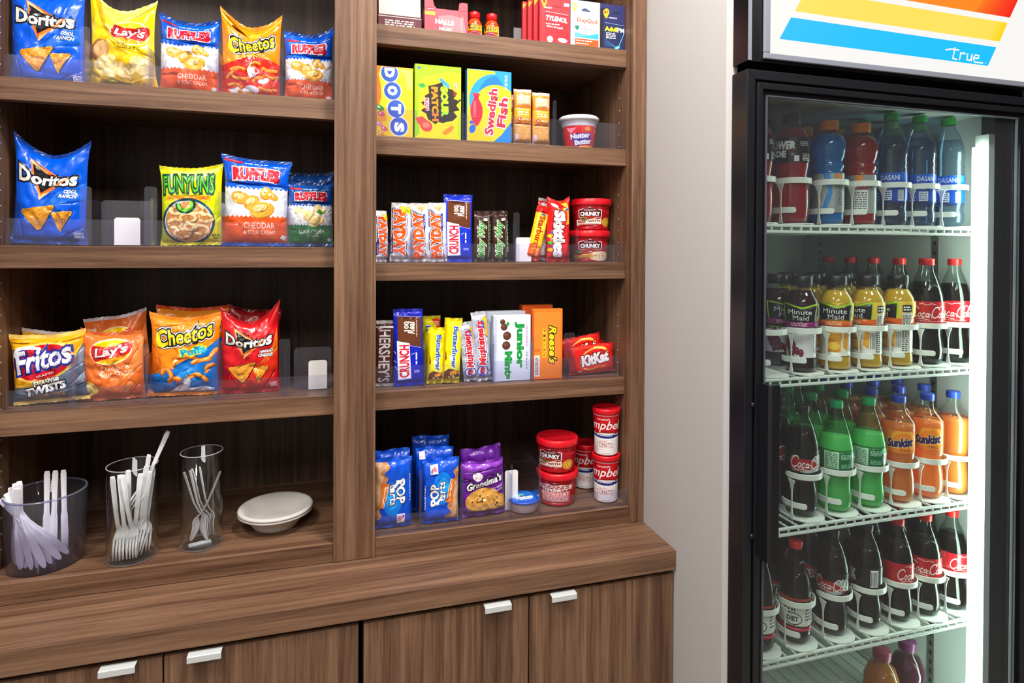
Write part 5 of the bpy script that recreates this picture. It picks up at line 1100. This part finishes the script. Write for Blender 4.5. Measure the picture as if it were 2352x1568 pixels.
def gat2_art(): return R('#9a9c9e', 0, 0, 360, 60) + E('#f08a1a', 176, 54, 14, 7) + R('#c84a4a', 158, 38, 206, 50) + small('#f0d8d8', 182, 44, 40, 8, 4, 2) + R('#e8e8ea', 158, 4, 208, 36) + small('#55555a', 183, 20, 44, 28, 4, 8)
def pow_art(): return R('#101014', 0, 0, 360, 60) + T('POWER', 150, 42, 92, 22, WH, -4, b=.06) + T('ADE', 136, 22, 60, 16, WH, -4, b=.06) + small('#c8c8c8', 226, 44, 34, 12, 4, 3) + R('#e8e8ea', 190, 2, 206, 16) + small('#d8d8d8', 236, 12, 36, 18, 3, 5) + R('#5a1a1e', 170, 22, 196, 32)
def das_art(): return R('#0a4ab8', 0, 0, 360, 60) + R('#1a64d8', 120, 46, 240, 60) + T('DASANI', 176, 50, 66, 10, WH, 0, b=.0) + R('#dfe6f4', 150, 4, 182, 24) + small('#2a4aa0', 166, 14, 28, 16, 3, 4) + bars(214, 14, 22, 22) + small('#a8c4f4', 128, 12, 24, 18, 2, 3) + R('#c8d4f0', 156, 28, 176, 40) + E('#0a4ab8', 166, 34, 5, 5) + small('#8ab4f4', 212, 38, 26, 8, 3, 2) + R('#0a3a98', 0, 0, 360, 3) + small('#b0c8f0', 288, 26, 40, 44, 4, 9)
def mm_art(grape=False):  # 360 x 120
    c, f = ('#9a1a72', '#6a1228') if grape else ('#f0661a', '#f5a01a')
    a = (R('#e9e4e0', 0, 0, 360, 56) if not grape else R('#e4dce2', 0, 0, 360, 56)) + R('#8ac81e', 0, 56, 360, 62) + R('#f4e85a', 0, 60, 360, 64) + R(c, 0, 64, 360, 80)
    a += P('#a8d81e', (118, 80), (246, 80), (250, 122), (190, 112), (112, 124)) + P('#171514', (122, 80), (242, 80), (244, 116), (190, 108), (118, 118)) + T('Minute', 182, 101.5, 80, 11, WH, 0, b=.0) + T('Maid', 186, 88.5, 54, 11, WH, 0, b=.0)
    a += small('#f4c8d8' if grape else '#ffd0a0', 180, 73, 60, 8, 5, 2)
    if grape:
        for x, y in ((128, 44), (142, 50), (120, 32), (136, 36), (150, 36), (128, 22), (144, 22), (158, 26), (140, 10), (156, 12), (172, 14), (188, 10)): a += E('#4a0c1c', x, y, 10, 9) + E('#7a1a30', x, y, 8.6, 7.6) + E('#c86a80', x - 2, y + 3, 2, 1.6)
    else: a += E('#e88a0a', 176, 42, 34, 20, 0, 30) + E('#f8b41e', 176, 42, 31, 18) + R(f, 150, 8, 206, 34) + E('#fbc84a', 178, 22, 24, 9) + P('#e89a14', (40, 10), (90, 20), (80, 54), (40, 50)) + P('#f5a81e', (214, 20), (236, 10), (240, 50), (220, 54))
    return a + bars(252, 30, 26, 44) + R('#171514', 262, 96, 296, 112) + small(WH, 279, 104, 28, 12, 2, 2) + R('#e8e2dc', 262, 2, 300, 94) + small('#3a3a3a', 281, 46, 34, 86, 3, 18)
def wonder_art(): return R('#dfe0da', 0, 0, 360, 60) + R('#c8442a', 0, 52, 360, 60) + R('#b83040', 0, 0, 360, 7) + T('onr', 160, 44, 60, 16, '#22201e', 0, b=.02) + E('#3a3836', 170, 22, 34, 12) + E('#dfe0da', 170, 22, 31, 10) + T('DIET', 170, 22, 42, 9, '#22201e', 0, b=.04) + small('#4a4846', 236, 30, 40, 24, 4, 4) + small('#b83a3a', 190, 9, 70, 2.4, 8)
KIND = {
 'coke': (dict(pr=[(0, .002), (.020, 0), (.029, .003), (.0335, .016), (.0345, .032), (.033, .052), (.030, .074), (.0305, .084), (.0345, .100), (.0358, .112), (.0360, .150), (.0345, .166), (.030, .186), (.0225, .208), (.0155, .226), (.0138, .234), (.0138, .243)], sh=PETC, lq=COLA, lv=.196, cap='#d8201e', cr=.0148, H=.258, lab=(.101, .154, coke_art(), 50, '#c01822', (0, 0)))),
 'zero': (dict(pr=[(0, .002), (.020, 0), (.029, .003), (.0335, .016), (.0345, .032), (.033, .052), (.030, .074), (.0305, .084), (.0345, .100), (.0358, .112), (.0360, .150), (.0345, .166), (.030, .186), (.0225, .208), (.0155, .222), (.0138, .230), (.0138, .238)], sh=PETC, lq=COLA, lv=.196, cap='#1a1716', cr=.0148, H=.250, lab=(.101, .154, coke_art(zero=True), 50, '#120e0d', (0, 0)))),
 'sprite': (dict(pr=[(0, .002), (.020, 0), (.030, .003), (.0345, .014), (.0355, .030), (.0335, .050), (.0325, .066), (.0335, .080), (.037, .100), (.0382, .130), (.0375, .150), (.033, .172), (.024, .202), (.0165, .224), (.014, .232), (.014, .241)], sh=PETG, lq=SPR, lv=.176, cap='#0a9a5a', cr=.0150, H=.254, lab=(.094, .146, sprite_art(), 50, '#0a7a44', (0, 0)))),
 'sunk': (dict(pr=[(0, .002), (.020, 0), (.028, .003), (.033, .012), (.0355, .034), (.034, .060), (.031, .084), (.0315, .098), (.035, .112), (.036, .130), (.036, .180), (.0345, .193), (.027, .206), (.018, .216), (.0145, .225), (.0145, .240)], sh=PET, lq=SUN, lv=.190, cap='#2a48b8', cr=.0152, H=.254, lab=(.122, .175, sunkist_art(), 50, '#f5842a', (124, 236)))),
 'gblue': (dict(pr=[(0, .002), (.022, 0), (.031, .003), (.0335, .012), (.0335, .118), (.030, .124), (.0345, .131), (.0335, .138), (.0305, .146), (.035, .156), (.0375, .172), (.0372, .188), (.033, .202), (.024, .211), (.0195, .215), (.0195, .220)], sh=PET, lq=GBL, lv=.209, cap='#f0801c', cr=.0212, H=.240, lab=(.026, .116, gat_art(), 60, '#8d9194', (0, 0)))),
 'gred': (dict(pr=[(0, .002), (.022, 0), (.031, .003), (.0335, .012), (.0335, .118), (.030, .124), (.0345, .131), (.0335, .138), (.0305, .146), (.035, .156), (.0375, .172), (.0372, .188), (.033, .202), (.024, .211), (.0195, .215), (.0195, .220)], sh=PET, lq=GRD, lv=.209, cap='#f0801c', cr=.0212, H=.240, lab=(.026, .116, gat2_art(), 60, '#9a9c9e', (0, 0)))),
 'power': (dict(pr=[(0, .002), (.024, 0), (.034, .004), (.037, .016), (.0385, .050), (.0375, .085), (.034, .108), (.036, .118), (.0375, .128), (.0385, .136), (.0385, .192), (.034, .208), (.024, .220), (.0175, .228), (.0175, .236)], sh=PET, lq=PWR, lv=.216, cap='#2a1416', cr=.019, H=.250, lab=(.136, .192, pow_art(), 60, '#101014', (0, 0)))),
 'water': (dict(pr=[(0, .002), (.022, 0), (.031, .003), (.0345, .012), (.0355, .028), (.033, .040), (.0345, .054), (.0345, .126), (.0355, .132), (.034, .140), (.0355, .148), (.034, .156), (.0355, .166), (.0355, .184), (.033, .200), (.0255, .226), (.018, .240), (.0145, .248), (.0145, .256)], sh=PETB, lq=WATER, lv=.214, cap='#1c9a3a', cr=.0158, H=.270, lab=(.055, .125, das_art(), 60, '#0a4ab8', (0, 0)))),
 'oj': (dict(pr=[(0, .002), (.022, 0), (.031, .003), (.0335, .012), (.0325, .026), (.0305, .040), (.0310, .090), (.0345, .112), (.0370, .132), (.0372, .150), (.0345, .164), (.0275, .178), (.0215, .186), (.0215, .192)], sh=PET, lq=OJ, lv=.184, cap='#1c1c1e', cr=.0232, H=.219, lab=(.034, .156, mm_art(), 120, '#f0c84a', (0, 0)))),
 'grape': (dict(pr=[(0, .002), (.022, 0), (.031, .003), (.0335, .012), (.0325, .026), (.0305, .040), (.0310, .090), (.0345, .112), (.0370, .132), (.0372, .150), (.0345, .164), (.0275, .178), (.0215, .186), (.0215, .192)], sh=PET, lq=GRP, lv=.184, cap='#1c1c1e', cr=.0232, H=.219, lab=(.034, .156, mm_art(True), 120, '#3a1a2a', (0, 0)))),
 'diet': (dict(pr=[(0, .002), (.020, 0), (.029, .003), (.0345, .012), (.0358, .034), (.0358, .112), (.035, .128), (.031, .150), (.024, .178), (.0165, .204), (.0142, .212), (.0142, .222)], sh=PETC, lq=COLA, lv=.168, cap='#d8281e', cr=.0150, H=.236, lab=(.036, .112, wonder_art(), 60, '#dfe0da', (0, 0)))),
}
PROTO = {}
def bottle(kind, x, y, z, rot, label, group=None):
    name = {'coke': 'soda_bottle', 'zero': 'soda_bottle', 'sprite': 'soda_bottle', 'sunk': 'soda_bottle', 'diet': 'soda_bottle', 'water': 'water_bottle', 'oj': 'juice_bottle', 'grape': 'juice_bottle'}.get(kind, 'sports_drink_bottle')
    if kind not in PROTO:
        d = KIND[kind]; t = thing(name, '', 'bottle'); pr = d['pr']
        wob = None
        b = MB(); b.lathe(pr, d['sh'], 32); b.build('bottle_body', t)
        lv = d['lv']; lp = [(r, s) for r, s in pr if s < lv - .002]; r0, s0 = lp[-1]; r1, s1 = [(r, s) for r, s in pr if s >= lv - .002][0]
        lp = [(max(0, r - .0014), s + (.0012 if s < .004 else 0)) for r, s in lp] + [(r0 + (r1 - r0) * (lv - s0) / (s1 - s0) - .0014, lv), (0, lv)]
        b = MB(); b.lathe(lp, d['lq'], 32); b.build('drink', t)
        z0, z1, sh, ah, bg, crop = d['lab']
        if crop[1]:      # clear label: only the printed middle is built
            a0, a1 = crop; sh = [(c, [(px - a0, py) for px, py in v], f) for c, v, f in sh if max(p[0] for p in v) <= 250]
            wrap('wrap_label', sh, a1 - a0, ah, bg, pr, z0, z1, t, span=a1 - a0, off=.0005, fin='film', nx=14)
        else: wrap('wrap_label', sh, 360, ah, bg, pr, z0, z1, t, off=.0006, fin='film', nx=40)
        H, cr = d['H'], d['cr']; hc = .0165 if cr < .018 else .023
        b = MB(); b.lathe([(cr * .97, H - hc), (cr, H - hc + .001), (cr, H - .002), (cr * .93, H), (0, H)], mat(d['cap']), 36, wob=ribbed(36, .012)); b.build('cap', t)
        PROTO[kind] = t; used = t
    else: used = dup(PROTO[kind])
    if z < .7: used.scale = (.97, .97, .935 if kind == 'coke' else .955)
    used.location = (x, y, z + .0032); used.rotation_euler = (0, 0, math.radians(rot)); tag(used, label, 'bottle', group)
    return used
NAMES = {'coke': 'cola bottle with red label and red cap', 'zero': 'cola bottle with black label and black cap', 'sprite': 'green lemon lime soda bottle', 'sunk': 'orange soda bottle with blue cap', 'gblue': 'blue sports drink bottle with orange cap', 'gred': 'red sports drink bottle with orange cap', 'power': 'red sports drink bottle with black label band', 'water': 'clear water bottle with blue label', 'oj': 'orange juice bottle with black cap', 'grape': 'grape juice bottle with black cap', 'diet': 'cola bottle with white label and red cap'}
ROWN = ['top cooler shelf', 'second cooler shelf', 'third cooler shelf', 'fourth cooler shelf']
PL = ['in front', 'second back', 'third back', 'fourth back', 'fifth back']
LN = ['leftmost lane', 'second lane', 'third lane', 'fourth lane', 'fifth lane', 'rightmost lane']
ROWS = [
 [(.900, 'power', 3, -20), (.9965, 'power', 2, -42), (1.101, 'gblue', 3, -50), (1.1945, 'gred', 3, -46), (1.2865, 'water', 3, -46), (1.375, 'water', 3, -20), (1.468, 'water', 3, -48)],
 [(None,), (1.0290, 'grape', 4, -50), (1.1265, 'oj', 3, -50), (1.2190, 'oj', 3, -95), (1.3120, 'oj', 3, -115), (1.4060, 'coke', 5, -48), (1.494, 'coke', 5, -56)],
 [(None,), (1.0340, 'zero', 4, -22), (1.1300, 'sprite', 4, -50), (1.2260, 'sprite', 4, -62), (1.3190, 'sunk', 4, -42), (1.4100, 'sunk', 4, -48), (1.4945, 'sunk', 4, -180)],
 [(.920, 'diet', 1, -34), (1.0185, 'diet', 3, -40), (1.1235, 'zero', 3, -52), (1.2235, 'zero', 3, -150), (1.3190, 'coke', 3, 10), (1.4070, 'coke', 3, -46), (1.4945, 'coke', 3, 0)]]
SZL = [[], [], [], []]
for ri, row in enumerate(ROWS):
    z = SZ[ri]; lane = 0
    for k, it in enumerate(row):
        if it[0] is None: continue
        x, kind, n, rot = it
        extra = row[0][0] is not None
        ln = LN[k - 1] if k else 'cut off lane'
        if first[0]: g = GP; first[0] = False
        else: g = dup(GP)
        g.location = (x, -.250, z); g['label'] = 'white bottle glide, %s of %s' % (ln, ROWN[ri])
        for j in range(n):
            kd, rr = kind, rot
            if ri == 3 and k == 3: kd = 'zero'
            y = -.250 + j * .079
            if kind == 'water' and k == 5 and j: rr = rot + 40 * j
            lb = '%s, %s, %s of %s' % (NAMES[kd], PL[j], ln, ROWN[ri].replace(' cooler', ''))
            bottle(kd, x, y, z, rr + j * 37, lb)
# empty glide seen at the left of the juice shelf
for z, w in ((SZ[1], 'second'),):
    g = dup(GP); g.location = (.9335, -.250, z); g['label'] = 'empty white bottle glide left of the grape juice, second cooler shelf'
# bottom of the cooler: a few squat bottles on the lowest shelf and a folded grey panel
t = thing('cooler_shelf', 'white wire cooler shelf, lowest, mostly out of frame', 'shelf', (1.18, -.30, .3006))
b = MB()
for k in range(20): x = -.35 + .7 * k / 19; b.box(x - .002, x + .002, .006, .6, .03, .034, WHT)
b.build('wires', t)['kind'] = 'stuff'
b = MB(); b.box(-.356, .352, 0, .006, .015, .035, WHT); b.build('front_rail', t); b = MB(); b.box(-.34, .34, .1, .5, .0, .0295, WHT); b.build('shelf_support', t)
def jug(x, y, liq, c1, c2, label, rot):
    t = thing('juice_jug', label, 'bottle', (x, y, .3345), math.radians(rot)); pr = [(0, .002), (.030, 0), (.040, .004), (.044, .02), (.044, .10), (.040, .125), (.041, .135), (.030, .165), (.018, .178), (.018, .186)]
    b = MB(); b.lathe(pr, PET, 32); b.build('bottle_body', t); b = MB(); b.lathe([(max(0, r - .0015), s) for r, s in pr[:-2]] + [(0, .165)], liq, 32); b.build('drink', t)
    wrap('wrap_label', R(c1, 0, 0, 360, 60) + R(c2, 0, 40, 360, 60) + E('#e8e4e8', 180, 24, 50, 22) + E('#b83a2a', 180, 24, 24, 12) + E('#5ab82a', 240, 20, 20, 8), 360, 60, c1, pr, .03, .10, t, fin='film', nx=36)
    b = MB(); b.lathe([(.020, .184), (.0205, .186), (.0205, .206), (.019, .208), (0, .208)], mat(c2), 32, wob=ribbed(30, .015)); b.build('cap', t)
jug(1.330, -.20, drink('amber_tea', '#c8782a', .5), '#d86a2a', '#8a2a4a', 'amber drink bottle with orange and plum label on the lowest cooler shelf', -40)
jug(1.425, -.19, drink('plum_drink', '#5a1a3a', .4), '#4a1a4a', '#6a2a5a', 'plum coloured drink bottle beside the amber one on the lowest shelf', -50)
m = MB(); m.box(1.02, 1.17, -.2415, -.24, .3345, .520, mat('#9aa09c', 'plastic')); m.box(1.02, 1.17, -.24, -.20, .3345, .336, mat('#9aa09c', 'plastic')); tag(m.build('divider_panel'), 'plain grey upright panel on the lowest cooler shelf', 'panel')
